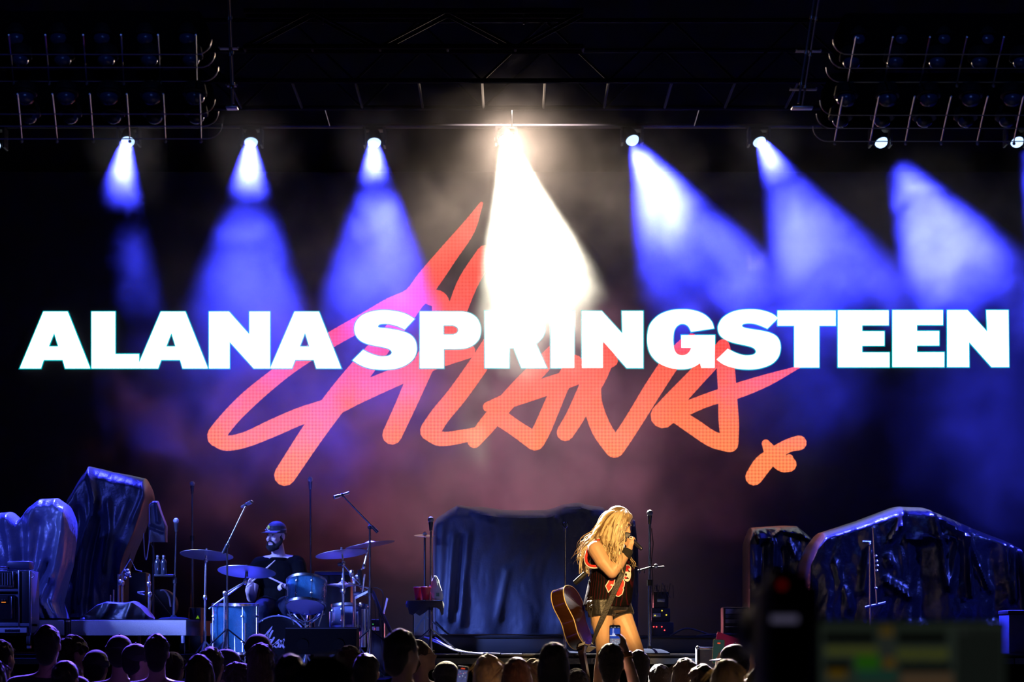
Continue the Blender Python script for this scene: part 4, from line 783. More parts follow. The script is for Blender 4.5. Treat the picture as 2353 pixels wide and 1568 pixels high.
# tom stand: chrome basket and column under the blue tom
t = thing('tom_stand', 'chrome stand with a many armed basket under the blue tom', 'stand', (at(703, 0, 25.12).x, 25.12, BZ))
rod(t, [ft(703, 25.12), at(703, 1428, 25.12)], 0.014, 'column')
for k in range(8):
    a = 2 * PI * k / 8; e = V(math.cos(a), math.sin(a), 0)
    rod(t, [at(703, 1432, 25.12), at(703, 1424, 25.12) + e * 0.10, at(703, 1412, 25.12) + e * 0.165], 0.007, 'basket_arm')
tripod(t, at(703, 0, 25.12).x, 25.12, 0.2, 0.13)
for (x0, y0, x1, y1) in ((672, 1418, 700, 1438), (735, 1418, 706, 1440), (690, 1412, 712, 1440), (662, 1402, 676, 1436), (742, 1404, 732, 1440)): rod(t, [at(x0, y0, 25.10), at(x1, y1, 25.09)], 0.006, 'brace')
t = thing('percussion_stand', 'chrome stand with clamps and small black parts right of the hi hat', 'stand', (at(816, 0, 25.25).x, 25.25, BZ))
rod(t, [ft(816, 25.25), at(815, 1326, 25.25)], 0.012); 
for (x, y) in ((815, 1330), (808, 1322), (822, 1326), (829, 1346), (833, 1352), (838, 1362), (829, 1390)): clamp(t, at(x, y, 25.22), 0.018)
rod(t, [at(800, 1340, 25.2), at(846, 1352, 25.2)], 0.008, 'arm'); rod(t, [at(838, 1320, 25.2), at(832, 1362, 25.2)], 0.011, 'arm'); rod(t, [at(826, 1310, 25.2), at(830, 1345, 25.2)], 0.018, 'handle', BLK())
MB().box(at(812, 1370, 25.2), at(842, 1360, 25.2) + V(0, 0.1, 0), 0.006).build('pad', mat('box_blue', None), t)
MB().poly([at(815, 1372, 25.15), at(848, 1356, 25.15), at(846, 1362, 25.15), at(816, 1378, 25.15)], V(0, 0.03, 0)).build('white_bar', mat('white_plastic', (0.6, 0.6, 0.58), 0.4), t); tripod(t, at(816, 0, 25.25).x, 25.25, 0.2, 0.12, rot=1.2)
rod(t, [at(838, 1400, 25.2), at(838, 1488, 25.2)], 0.013, 'tube'); rod(t, [at(832, 1400, 25.25), at(832, 1488, 25.25)], 0.009, 'tube'); rod(t, [at(845, 1400, 25.25), at(846, 1488, 25.25)], 0.007, 'tube')
t = thing('stick_bag_stand', 'slanting stand with cables and a long blade right of the drums', 'stand', (at(888, 0, 25.5).x, 25.5, BZ))
rod(t, [at(855, 1358, 25.5), at(872, 1400, 25.5), at(902, 1460, 25.5), at(915, 1495, 25.5)], 0.016, 'arm', mat('box_blue', None)); rod(t, [at(872, 1410, 25.5), V(at(886, 0, 25.5).x, 25.5, BZ)], 0.012, 'post', TUBE())
MB().poly([at(880, 1410, 25.45), at(888, 1374, 25.45), at(892, 1376, 25.45), at(883, 1412, 25.45)], V(0, 0.012, 0)).build('blade', STL(), t)
for k, pts in enumerate([[(858, 1352), (868, 1352), (880, 1365), (878, 1410), (880, 1488)], [(860, 1380), (864, 1430), (858, 1488)], [(870, 1395), (872, 1440), (876, 1486)]]):
    MB().tube(smooth([tuple(at(x, y, 25.4)) for x, y in pts], False, 5), 0.0045, 6).build('cable', RUB(), t)
t = thing('stage_box', 'small rack box with tiny coloured lights at the foot of the slanting stand', 'box', (at(868, 0, 25.6).x, 25.7, BZ))
MB().box((at(853, 0, 25.6).x, 25.6, BZ), (at(882, 0, 25.6).x, 25.85, at(0, 1424, 25.6).z), 0.006).build('case', BLK(), t); MB().box(at(855, 1450, 25.6) - V(0, 0.01, 0), at(879, 1441, 25.6)).build('face_plate', STL(), t)
for (x, y, c) in ((862, 1446, red), (857, 1435, glow('green_led', (0.1, 0.9, 0.2), 0.8, False))): MB().ball(at(x, y, 25.58), 0.005, 6).build('indicator', c, t)
t = thing('backline_case', 'black equipment case standing behind the drummer', 'case', (at(770, 0, 27).x, 27.2, BZ))
MB().box((at(722, 0, 27).x, 27.0, BZ), (at(806, 0, 27).x, 27.4, at(0, 1313, 27).z), 0.01).build('body', BLK(), t); MB().box((at(724, 0, 27).x, 26.985, at(0, 1322, 27).z), (at(804, 0, 27).x, 27.0, at(0, 1316, 27).z)).build('lid_band', mat('hoop_dark', None), t)
t = thing('backline_case', 'long low black case with a green lit mark behind the left cymbals', 'case', (at(440, 0, 26.5).x, 26.6, SZ))
MB().box((at(434, 0, 26.5).x, 26.5, SZ), (at(462, 0, 26.5).x, 26.9, at(0, 1397, 26.5).z), 0.008).build('body', BLK(), t)
MB().poly([at(450, 1422, 26.48), at(458, 1422, 26.48), at(454.5, 1415, 26.48)], V(0, 0.006, 0)).build('lit_mark', glow('green_mark', (0.25, 0.6, 0.02), 0.5, False), t)
# chrome drum hardware on the left riser
t = thing('drum_hardware', 'spare chrome drum hardware standing on the left riser beside the tall cover', 'stand', (at(285, 0, 25.6).x, 25.6, LR))
for (x, ya, yb, r) in ((272, 1320, 1381, 0.009), (281, 1318, 1380, 0.010), (261, 1356, 1381, 0.007), (254, 1368, 1382, 0.006), (342, 1325, 1394, 0.010), (344, 1320, 1340, 0.008)): rod(t, [at(x, ya, 25.5), V(at(x, 0, 25.5).x, 25.5, LR + 0.005)], r)
for k in range(16):
    a = k * 2.4; MB().ball(at(292 + 12 * math.cos(a) * (k % 4) / 3, 1318 + 14 * math.sin(a) * (k % 5) / 4, 25.5 + 0.01 * k), 0.010 + 0.004 * (k % 3), 8).build('bolt', CHR(), t)
for (x, y) in ((281, 1341), (276, 1339), (344, 1367), (342, 1343)): clamp(t, at(x, y, 25.48), 0.022)
rod(t, [at(272, 1330, 25.5), at(300, 1285, 25.55), at(312, 1310, 25.5), at(326, 1314, 25.5)], 0.005, 'bent_rod')
rod(t, [at(316, 1363, 25.5), at(332, 1368, 25.5)], 0.005, 'bent_rod'); rod(t, [at(316, 1362, 25.5), at(332, 1361, 25.5)], 0.005, 'bent_rod')
t = thing('drum_case', 'black round drum case lying on the left riser behind the hardware', 'case', (at(335, 0, 25.9).x, 25.95, LR))
MB().lathe((at(352, 0, 25.8).x, 26.28, LR + 0.15), (0, 1, 0), [(0, 0.14), (0.01, 0.15), (0.2, 0.15), (0.21, 0.145)], 28).build('body', BLK(), t)
MB().tube(smooth([tuple(at(x, y, 25.7)) for x, y in ((368, 1358), (378, 1358), (388, 1372), (392, 1395))], False, 4), 0.008, 6).build('strap', STL(), t)
t = thing('drum_case', 'tall black box behind the chrome hardware on the left riser', 'case', (at(315, 0, 26.1).x, 26.1, LR))
MB().box((at(296, 0, 26).x, 26.0, LR), (at(336, 0, 26).x, 26.3, at(0, 1316, 26).z), 0.012).build('body', BLK(), t)
# throne
t = thing('drum_throne', 'round seat under the drummer', 'stool', (at(634, 0, 26.28).x, 26.28, BZ))
MB().lathe((at(634, 0, 26.28).x, 26.28, BZ + 0.42), (0, 0, 1), [(0, 0.15), (0.02, 0.17), (0.06, 0.17), (0.08, 0.15)], 24).build('seat', BLK(), t); rod(t, [(at(634, 0, 26.28).x, 26.28, BZ + 0.05), (at(634, 0, 26.28).x, 26.28, BZ + 0.42)], 0.016, 'post'); tripod(t, at(634, 0, 26.28).x, 26.28, 0.2, 0.25)
# ---------------------------------------------------------------- figures: rounded limbs fused into one continuous surface
class Body:
    def __init__(s): s.mb = MB()
    def cone(s, a, ra, b, rb, flat=False):
        a, b = Vector(a), Vector(b); d = b - a; L = d.length; n = 14
        if flat: s.mb.lathe(a, d, [(0, ra), (L, rb)], n); return s
        pr = [(-ra * math.cos(t), ra * math.sin(t)) for t in np.linspace(0.05, PI / 2, 5)] + [(L + rb * math.sin(t), rb * math.cos(t)) for t in np.linspace(0, PI / 2 - 0.05, 5)]
        s.mb.lathe(a, d, pr, n); return s
    def chain(s, pts):
        for (a, ra), (b, rb) in zip(pts, pts[1:]): s.cone(a, ra, b, rb)
        return s
    def ell(s, c, r, rot=None): s.mb.ball(c, r, 16, rot); return s
    def build(s, name, mt, parent, vox=0.012, smooth_=4, label=None, fac=0.5):
        o = s.mb.build(name, mt, parent, label)
        r = o.modifiers.new('fuse', 'REMESH'); r.mode = 'VOXEL'; r.voxel_size = vox; r.use_smooth_shade = True
        if smooth_: q = o.modifiers.new('soften', 'SMOOTH'); q.iterations = smooth_; q.factor = fac
        return o
def basis(fwd, up):
    f = Vector(fwd).normalized(); r = f.cross(Vector(up)).normalized(); return Matrix((r, f, r.cross(f))).transposed()
def head(b, c, R, k=1.0, jaw=1.0, nose=1.0, ears=True):
    """skull, face, nose, lips, chin, ears around c; R turns (right, forward, up) into the world"""
    P = lambda x, y, z: Vector(c) + R @ V(x, y, z) * k
    E = lambda p, r: b.ell(P(*p), [q * k for q in r], R)
    E((0, -0.012, 0.035), (0.074, 0.094, 0.088)); E((0, 0.035, -0.03), (0.060, 0.060, 0.082)); E((0, 0.045, -0.075), (0.046 * jaw, 0.045, 0.035))
    E((0, 0.077, -0.098), (0.022 * jaw, 0.016, 0.017)); E((0, 0.078, 0.030), (0.050, 0.016, 0.012))
    b.cone(P(0, 0.088, 0.012), 0.008 * k, P(0, 0.112 * nose, -0.026), 0.0125 * k)
    for s in (-1, 1):
        E((s * 0.011, 0.100, -0.029), (0.009, 0.009, 0.007)); E((s * 0.034, 0.070, -0.026), (0.022, 0.018, 0.018))
        if ears: E((s * 0.076, -0.010, -0.008), (0.010, 0.020, 0.032)); E((s * 0.080, -0.016, 0.004), (0.006, 0.017, 0.020))
    E((0, 0.091, -0.054), (0.021, 0.009, 0.0055)); E((0, 0.089, -0.066), (0.019, 0.009, 0.007))
    return P
def face_bits(t, P, R, k, brow, iris=(0.10, 0.06, 0.03), lip=(0.35, 0.10, 0.09)):
    ew = mat('eye_white', (0.62, 0.60, 0.58), 0.25); ic = mat('iris', iris, 0.2); lc = mat('lips', lip, 0.4)
    for s in (-1, 1):
        e = MB().ball(P(s * 0.031, 0.078, 0.008), 0.0125 * k, 12).build('eye', ew, t)
        MB().ball(P(s * 0.031, 0.0875, 0.008), (0.0055 * k, 0.004 * k, 0.0055 * k), 10, R).build('iris', ic, e)
        mb = MB(); mb.tube([P(s * 0.014, 0.094, 0.026), P(s * 0.032, 0.094, 0.032), P(s * 0.050, 0.082, 0.027)], [0.003 * k, 0.0042 * k, 0.002 * k], 6).build('eyebrow', brow, t)
        MB().tube([P(s * 0.019, 0.087, 0.014), P(s * 0.031, 0.092, 0.019), P(s * 0.045, 0.083, 0.012)], 0.0018 * k, 5).build('eyelid', brow, t)
    MB().tube([P(-0.019, 0.090, -0.060), P(0, 0.099, -0.058), P(0.019, 0.090, -0.060)], [0.002 * k, 0.0048 * k, 0.002 * k], 6).build('lips', lc, t)
def hand(b, w, d, n, thumb, curl=0.5, k=1.0, spread=0.12, each=None, tc=0.5):
    """palm and five fingers from wrist w: d = finger direction, n = palm normal (fingers curl towards it), thumb = +1 / -1 side"""
    d = Vector(d).normalized(); n = Vector(n); n = (n - d * n.dot(d)).normalized(); s = d.cross(n) * thumb; w = Vector(w)
    pc = w + d * 0.048 * k
    b.mb.ball(pc, (0.040 * k, 0.013 * k, 0.050 * k), 14, Matrix((s, n, d)).transposed()); b.cone(w, 0.024 * k, pc, 0.022 * k)
    tips = []
    for i, (off, L, r) in enumerate(((0.030, 0.074, 0.0088), (0.010, 0.082, 0.0092), (-0.011, 0.076, 0.0088), (-0.030, 0.060, 0.0078))):
        p = w + d * (0.088 - 0.004 * abs(i - 1)) * k + s * off * k; c = (each[i] if each else curl); a = 0.15 + c * 0.9
        dd = (d + s * spread * (1.5 - i) * 0.35 * (1 - c)).normalized()
        for j, f in enumerate((0.46, 0.30, 0.24)):
            v = dd * math.cos(a) + n * math.sin(a); q = p + v * L * f * k; b.cone(p, r * k * (1 - 0.07 * j), q, r * k * (0.93 - 0.08 * j)); p = q; a += c * (1.25 if j == 0 else 0.8)
        tips.append(p)
    p = w + d * 0.022 * k + s * 0.028 * k
    for j, (L, r) in enumerate(((0.040, 0.0125), (0.032, 0.0105), (0.026, 0.009))):
        v = (s * (0.75 - 0.45 * j * tc) + d * 0.65 + n * (0.25 + tc * 0.5 * j)).normalized(); q = p + v * L * k; b.cone(p, r * k, q, r * k * 0.9); p = q
    return tips
SKIN = lambda nm='skin_light', c=(0.56, 0.34, 0.24): mat(nm, c, 0.45, 0, 0.08, 30, 0.08, 200, 0.05, 0.4)
# ---------------------------------------------------------------- the singer
SGD = 21.8
S_ = lambda cx, cy, dy=0.0: at(1250 + cx * 0.27298, 1140 + cy * 0.27298, SGD + dy) if dy == 0 else at(1250 + cx * 0.27298, 1140 + cy * 0.27298, SGD + dy)
sg = thing('person', 'blonde woman singing into a microphone in a black sleeveless jersey and shorts', 'person', (S_(600, 0).x, SGD, TZ))
skin = SKIN('skin_singer', (0.60, 0.36, 0.22))
b = Body()
hf = V(0.86, -0.26, -0.44).normalized(); HR = basis(hf, V(0.40, 0, 0.92)); hc = S_(628, 232, 0.0)
HP = head(b, hc, HR, 0.96, 0.95, 1.0)
b.chain([(S_(548, 430, 0.02), 0.058), (S_(590, 330, 0.01), 0.050), (S_(615, 280, 0), 0.050)])
# trunk
b.ell(S_(545, 545, 0), (0.125, 0.150, 0.16)); b.ell(S_(540, 700, 0), (0.112, 0.130, 0.13)); b.ell(S_(525, 870, 0), (0.135, 0.160, 0.125))
b.ell(S_(640, 560, -0.085), (0.065, 0.065, 0.065)); b.ell(S_(665, 560, 0.06), (0.06, 0.065, 0.065))
b.chain([(S_(548, 425, 0.02), 0.05), (S_(455, 445, -0.13), 0.06)]); b.chain([(S_(548, 425, 0.02), 0.05), (S_(640, 445, 0.15), 0.06)])
# right arm lifted to the mouth
b.chain([(S_(440, 450, -0.15), 0.066), (S_(500, 555, -0.185), 0.060), (S_(572, 645, -0.20), 0.047)])
b.chain([(S_(572, 645, -0.20), 0.046), (S_(628, 575, -0.185), 0.047), (S_(705, 470, -0.15), 0.029), (S_(722, 432, -0.14), 0.026)])
mic_a, mic_b = S_(696, 330, -0.10), S_(826, 452, -0.16)
md = (mic_b - mic_a).normalized()
hand(b, S_(720, 438, -0.14), V(0.12, 0.10, 0.99), V(0.35, 0.90, -0.1), 1, 0.95, 0.86, 0.05, tc=0.7)
# left arm hangs on the far side
b.chain([(S_(640, 450, 0.16), 0.058), (S_(625, 690, 0.23), 0.044), (S_(640, 860, 0.20), 0.030)]); hand(b, S_(640, 865, 0.20), V(0.1, -0.05, -1), V(-0.6, -0.6, 0), -1, 0.35, 0.9)
# legs
b.chain([(S_(478, 930, -0.08), 0.094), (S_(490, 1060, -0.09), 0.083), (S_(498, 1200, -0.10), 0.064), (S_(500, 1330, -0.10), 0.054), (S_(478, 1480, -0.06), 0.053), (S_(452, 1640, -0.03), 0.040), (S_(440, 1780, -0.02), 0.032)])
b.chain([(S_(618, 940, 0.08), 0.092), (S_(668, 1060, 0.03), 0.084), (S_(738, 1210, -0.02), 0.066), (S_(790, 1330, -0.04), 0.055), (S_(800, 1480, 0.02), 0.053), (S_(792, 1640, 0.04), 0.040), (S_(788, 1780, 0.04), 0.032)])
for (fx, fy) in ((440, -0.02), (788, 0.04)): b.chain([(S_(fx, 1800, fy), 0.036), (S_(fx + 60, 1832, fy - 0.04), 0.034), (S_(fx + 150, 1845, fy - 0.10), 0.028)])
b.build('body', skin, sg, 0.0055, 6)
face_bits(sg, HP, HR, 0.96, mat('brow_brown', (0.16, 0.09, 0.04), 0.7), lip=(0.45, 0.12, 0.10))
# boots
for (fx, fy, n) in ((440, -0.02, 0), (788, 0.04, 1)):
    c = Body(); c.chain([(S_(fx + 4, 1640, fy), 0.050), (S_(fx, 1790, fy), 0.044), (S_(fx + 50, 1832, fy - 0.04), 0.046), (S_(fx + 150, 1846, fy - 0.10), 0.040)]); c.mb.box(S_(fx - 40, 1858, fy - 0.03), S_(fx + 40, 1835, fy + 0.03)); c.build('boot', mat('boot_black', (0.02, 0.018, 0.016), 0.4), sg, 0.008, 3)
# jersey
def stripes(name, base, line, n):
    M = bpy.data.materials.new(name); M.use_nodes = True; nt = M.node_tree; N = nt.nodes; L = nt.links; q = N['Principled BSDF']; q.inputs['Roughness'].default_value = 0.75; q.inputs['Specular IOR Level'].default_value = 0.1
    tc = N.new('ShaderNodeTexCoord'); wv = N.new('ShaderNodeTexWave'); wv.wave_type = 'BANDS'; wv.bands_direction = 'X'; wv.inputs['Scale'].default_value = n; wv.inputs['Distortion'].default_value = 1.2; wv.inputs['Detail'].default_value = 1; wv.inputs['Detail Scale'].default_value = 1.0
    mp = N.new('ShaderNodeMapping'); mp.inputs['Rotation'].default_value = (0, 0, 0.5); L.new(tc.outputs['Object'], mp.inputs[0]); L.new(mp.outputs[0], wv.inputs['Vector'])
    cr = N.new('ShaderNodeValToRGB'); cr.color_ramp.elements[0].position = 0.80; cr.color_ramp.elements[1].position = 0.95; cr.color_ramp.elements[0].color = (*base, 1); cr.color_ramp.elements[1].color = (*line, 1); L.new(wv.outputs['Fac'], cr.inputs[0]); L.new(cr.outputs[0], q.inputs['Base Color'])
    nz = N.new('ShaderNodeTexNoise'); nz.inputs['Scale'].default_value = 28; L.new(tc.outputs['Object'], nz.inputs['Vector']); bp = N.new('ShaderNodeBump'); bp.inputs['Strength'].default_value = 0.5; bp.inputs['Distance'].default_value = 0.01; L.new(nz.outputs['Fac'], bp.inputs['Height']); L.new(bp.outputs[0], q.inputs['Normal'])
    return M
j = Body()
j.ell(S_(545, 545, 0), (0.140, 0.160, 0.168)); j.ell(S_(540, 690, 0), (0.142, 0.150, 0.150)); j.mb.lathe(S_(530, 640, 0), V(-0.02, 0, -1), [(0, 0.12), (0.1, 0.146), (0.20, 0.166), (0.265, 0.182), (0.27, 0.10)], 30)
j.ell(S_(640, 560, -0.085), (0.078, 0.078, 0.078)); j.ell(S_(668, 560, 0.06), (0.072, 0.076, 0.078)); j.chain([(S_(665, 650, -0.03), 0.09), (S_(640, 860, -0.03), 0.095)])
j.chain([(S_(505, 430, -0.075), 0.045), (S_(540, 520, -0.07), 0.07)]); j.chain([(S_(610, 430, 0.10), 0.045), (S_(580, 520, 0.08), 0.07)])
jersey = j.build('jersey', stripes('jersey_cloth', (0.003, 0.002, 0.0025), (0.035, 0.003, 0.006), 14.0), sg, 0.007, 6)
redc = mat('jersey_red', (0.62, 0.028, 0.020), 0.7, 0, 0.1, 40); whc = mat('jersey_white', (0.75, 0.73, 0.72), 0.7, 0, 0.06, 40)
def onto(loops, name, mt, off, parent=sg, target=None):
    """flat badge cut from photo outlines, laid onto the front of the cloth"""
    lp = [[(S_(x, y, -0.35).x, S_(x, y, -0.35).z) for x, y in l] for l in loops]; vs, fs = fill2d(lp, 0.0)
    bm = bmesh.new(); bv = [bm.verts.new((v.x, SGD - 0.35, v.y)) for v in vs]
    for f in fs:
        try: bm.faces.new([bv[i] for i in f])
        except ValueError: pass
    bmesh.ops.remove_doubles(bm, verts=bm.verts, dist=1e-5); bmesh.ops.triangulate(bm, faces=bm.faces)
    for _ in range(4):
        e = [q for q in bm.edges if q.calc_length() > 0.012]
        if not e: break
        bmesh.ops.subdivide_edges(bm, edges=e, cuts=1); bmesh.ops.triangulate(bm, faces=bm.faces)
    me = bpy.data.meshes.new(name); bm.to_mesh(me); bm.free(); o = link(name, me, mt, parent)
    w_ = o.modifiers.new('lay', 'SHRINKWRAP'); w_.wrap_method = 'PROJECT'; w_.use_project_x = False; w_.use_project_y = True; w_.use_project_z = False; w_.use_negative_direction = False; w_.use_positive_direction = True; w_.target = target or jersey; w_.offset = 0.0
    sd = o.modifiers.new('lift', 'DISPLACE'); sd.direction = 'Y'; sd.mid_level = 0.0; sd.strength = -off
    return o
Z5 = lambda L, k=1.0: [((1320 + x * 0.09564 - 1250) / 0.27298, (1280 + y * 0.09564 - 1140) / 0.27298) for x, y in L]
def grow(L, d):
    cx = sum(p[0] for p in L) / len(L); cy = sum(p[1] for p in L) / len(L); out = []
    n = len(L); ar = sum(L[i][0] * L[(i + 1) % n][1] - L[(i + 1) % n][0] * L[i][1] for i in range(n))
    for i in range(n):
        a, p, q = L[i - 1], L[i], L[(i + 1) % n]; n1 = (p[1] - a[1], a[0] - p[0]); n2 = (q[1] - p[1], p[0] - q[0]); l1 = math.hypot(*n1) or 1; l2 = math.hypot(*n2) or 1
        vx, vy = n1[0] / l1 + n2[0] / l2, n1[1] / l1 + n2[1] / l2; q_ = vx * vx + vy * vy; f = 2 * d / max(q_, 0.6) * (1 if ar > 0 else -1)
        out.append((p[0] + vx * f, p[1] + vy * f))
    return out
three = [(1065, 555), (1175, 505), (1225, 600), (1212, 690), (1185, 735), (1198, 775), (1165, 880), (1080, 935), (965, 893), (985, 790), (1045, 812), (1070, 752), (1030, 735), (1040, 640), (1095, 635), (1112, 592)]
two = [(985, 535), (865, 552), (780, 690), (838, 825), (905, 745), (930, 690), (870, 672), (915, 640), (960, 660)]
ess = ribbon([(1345, 300, 28), (1345, 245, 30), (1300, 215, 30), (1280, 290, 30), (1300, 335, 30), (1340, 375, 30), (1335, 460, 32), (1300, 530, 34), (1250, 480, 26)], 3)
ell = [(1190, 330), (1240, 350), (1215, 430), (1180, 455), (1170, 420)]
for nm, L in (('number', three), ('number', two), ('letter', ess), ('letter', ell)):
    onto([grow(Z5(L), 7)], nm + '_border', whc, 0.006); onto([Z5(L)], nm, redc, 0.009)
def loop(name, pts, r, mt, flat=1.0): return MB().tube(smooth(pts + [pts[0]], False, 5), r, 8).build(name, mt, sg)
arm = [(352, 520, -.10), (362, 565, -.125), (395, 590, -.15), (445, 592, -.165), (500, 575, -.17), (534, 510, -.165), (536, 455, -.155), (516, 405, -.14), (478, 375, -.125), (430, 380, -.12), (380, 430, -.10)]
loop('armhole_trim', [tuple(S_(x, y, d)) for x, y, d in arm], 0.011, redc)
loop('armhole_edge', [tuple(S_(458 + (x - 458) * 1.08, 482 + (y - 482) * 1.10, d + 0.004)) for x, y, d in arm], 0.009, whc)
# shorts with laced side
sh = Body(); sh.mb.lathe(S_(527, 800, 0), V(0.0, 0, -1), [(0, 0.135), (0.02, 0.145), (0.12, 0.168), (0.15, 0.165), (0.17, 0.12)], 28)
sh.cone(S_(478, 880, -0.075), 0.112, S_(486, 1018, -0.085), 0.106, True); sh.cone(S_(600, 890, 0.07), 0.112, S_(655, 1030, 0.035), 0.106, True)
shorts = sh.build('shorts', mat('leather_black', (0.008, 0.0075, 0.0075), 0.42, 0, 0.25, 14, 0.3, 60, 0.1), sg, 0.007, 4)
gold = mat('brass_eyelet', (0.75, 0.60, 0.32), 0.25, 1.0)
for k, (x, y) in enumerate([(408, 850), (409, 868), (407, 885), (409, 903), (407, 922), (408, 940), (382, 853), (380, 872), (383, 888), (382, 905), (383, 922), (381, 940)]):
    mb = MB(); p = S_(x, y, -0.185); r = 0.0055 if x > 400 else 0.0035
    mb.tube([p + V(math.cos(a) * r, 0.0, math.sin(a) * r) for a in np.linspace(0, 2 * PI, 11)], 0.0022, 6)
    o = mb.build('eyelet', gold, sg); w_ = o.modifiers.new('lay', 'SHRINKWRAP'); w_.wrap_method = 'PROJECT'; w_.use_project_y = True; w_.target = shorts; w_.offset = 0.003
for s in (0, 1):
    lac = MB().tube(smooth([tuple(S_(395 + (12 if (k + s) % 2 else -12), 848 + k * 17, -0.205 + 0.002 * k)) for k in range(7)] + [tuple(S_(392 + 6 * s, 1000, -0.19)), tuple(S_(396 + 8 * s, 1090 + 30 * s, -0.18))], False, 4), 0.0022, 5).build('lace', mat('lace_black', (0.03, 0.025, 0.02), 0.6), sg)
# wristband
wa, wb = S_(690, 500, -0.155), S_(712, 452, -0.145); MB().lathe(wa - (wb - wa) * 0.35, wb - wa, [(0, 0.038), (0.004, 0.042), (0.062, 0.039), (0.066, 0.035)], 20).build('wristband', mat('towel_black', (0.012, 0.011, 0.011), 0.9, 0, 0.2, 60, 0.5, 200), sg)
MB().tube([S_(733, 352, -0.16) + V(0.011 * math.cos(a), 0.004, 0.011 * math.sin(a)) for a in np.linspace(0, 2 * PI, 13)], 0.0018, 5).build('ring', STL(), sg)
# hair: guide locks around the head, many strands blended between neighbours
def hair_mat(name, a, b_, sc=55, rough=0.42):
    M = mat(name, a, rough, 0, 0.0, sc, 0, 60, 0.35, 0.5); nt = M.node_tree
    mx = [n for n in nt.nodes if n.type == 'MIX'][0]; mx.inputs['A'].default_value = (*a, 1); mx.inputs['B'].default_value = (*b_, 1)
    return M
bl = hair_mat('hair_blonde', (0.085, 0.045, 0.018), (0.62, 0.44, 0.22), 30)
cap = Body(); cap.ell(HP(0, -0.022, 0.045), (0.085, 0.100, 0.088), HR); cap.ell(HP(0, -0.045, 0.0), (0.084, 0.078, 0.105), HR); cap.ell(HP(0.0, 0.045, 0.085), (0.055, 0.035, 0.03), HR)
cap.build('hair_crown', bl, sg, 0.008, 3)
def strands(name, guides, n, r, seed, parent, mt, wave=0.010, seg=4):
    rnd = random.Random(seed); mb = MB(); G_ = [[np.array(p) for p in g] for g in guides]; L = min(len(g) for g in G_)
    for k in range(n):
        f = rnd.random() * (len(G_) - 1); i = min(int(f), len(G_) - 2); f -= i; ph = rnd.random() * 6.3; fr = 3 + 5 * rnd.random(); cut = 0.72 + 0.28 * rnd.random(); j_ = np.array([rnd.gauss(0, 1) for _ in range(3)]) * 0.012
        P = smooth([tuple(G_[i][q] * (1 - f) + G_[i + 1][q] * f) for q in range(L)], False, seg); P = P[:max(4, int(len(P) * cut))]; N_ = len(P); out = []
        for q, p in enumerate(P):
            t = q / (N_ - 1); w_ = wave * t * math.sin(fr * t * 3 + ph); out.append(V(p[0] + w_ + j_[0] * t * 1.3, p[1] + wave * t * math.cos(fr * t * 3 + ph) + j_[1] * (0.4 + t), p[2] + j_[2] * t))
        rr = r * (0.6 + 0.8 * rnd.random()); mb.tube(out, [rr * (0.7 + 0.5 * math.sin(PI * min(1, q / (N_ - 1) + 0.25))) * (1 if q < N_ - 2 else 0.4) for q in range(N_)], 5)
    return mb.build(name, mt, parent)
def SS(*L): return [tuple(S_(*p)) for p in L]
front = [SS((640, 118, -.03), (560, 165, -.085), (500, 240, -.115), (462, 320, -.12), (470, 380, -.14), (520, 440, -.175), (560, 520, -.20)),
         SS((650, 115, -.03), (590, 160, -.095), (540, 250, -.125), (515, 350, -.13), (540, 430, -.165), (570, 510, -.195), (600, 600, -.22)),
         SS((665, 116, -.03), (630, 165, -.105), (590, 260, -.135), (575, 370, -.14), (590, 460, -.17), (610, 560, -.20), (640, 650, -.22)),
         SS((675, 118, -.03), (665, 170, -.105), (640, 250, -.135), (625, 350, -.14), (620, 450, -.15), (630, 560, -.18), (648, 690, -.19)),
         SS((682, 120, -.03), (684, 165, -.098), (670, 240, -.125), (655, 310, -.125), (640, 390, -.125), (630, 440, -.135), (626, 500, -.15)),
         SS((686, 122, -.03), (700, 160, -.085), (688, 215, -.105), (672, 270, -.11), (655, 330, -.11), (645, 375, -.11), (638, 420, -.12))]
dkb = hair_mat('hair_dark_blonde', (0.060, 0.032, 0.014), (0.26, 0.15, 0.06), 30); ltb = hair_mat('hair_light_blonde', (0.50, 0.36, 0.18), (0.85, 0.68, 0.42), 30)
for q, (mt_, n_, off_) in enumerate(((bl, 110, 0.0), (dkb, 70, 0.004), (ltb, 80, -0.004))):
    strands('hair_front', [[(a, b_ + off_, c_) for a, b_, c_ in g] for g in front], n_, 0.0056, 3 + 10 * q, sg, mt_, 0.012)
back = [SS((640, 118, -.03), (545, 150, -.06), (480, 240, -.07), (435, 330, -.07), (375, 410, -.03), (345, 520, 0), (335, 670, .01)),
        SS((620, 115, 0), (520, 160, 0), (462, 260, 0), (420, 350, .0), (352, 440, .03), (328, 560, .04), (326, 680, .05)),
        SS((620, 116, .03), (530, 170, .05), (475, 270, .06), (440, 370, .06), (380, 460, .07), (345, 580, .08), (340, 690, .08)),
        SS((640, 120, .04), (570, 190, .09), (540, 290, .10), (520, 380, .11), (470, 470, .12), (400, 570, .12), (370, 660, .11))]
strands('hair_back', back, 90, 0.0058, 5, sg, bl, 0.014); strands('hair_back', back, 80, 0.0056, 25, sg, ltb, 0.018)
far = [SS((670, 120, .02), (700, 200, .075), (690, 300, .09), (680, 400, .07), (700, 480, .03), (745, 540, 0), (790, 585, 0)),
       SS((680, 122, .02), (715, 210, .07), (700, 320, .08), (695, 420, .06), (690, 520, .0), (715, 590, -.05), (735, 650, -.06))]
strands('hair_far_side', far, 46, 0.0052, 7, sg, bl, 0.010)
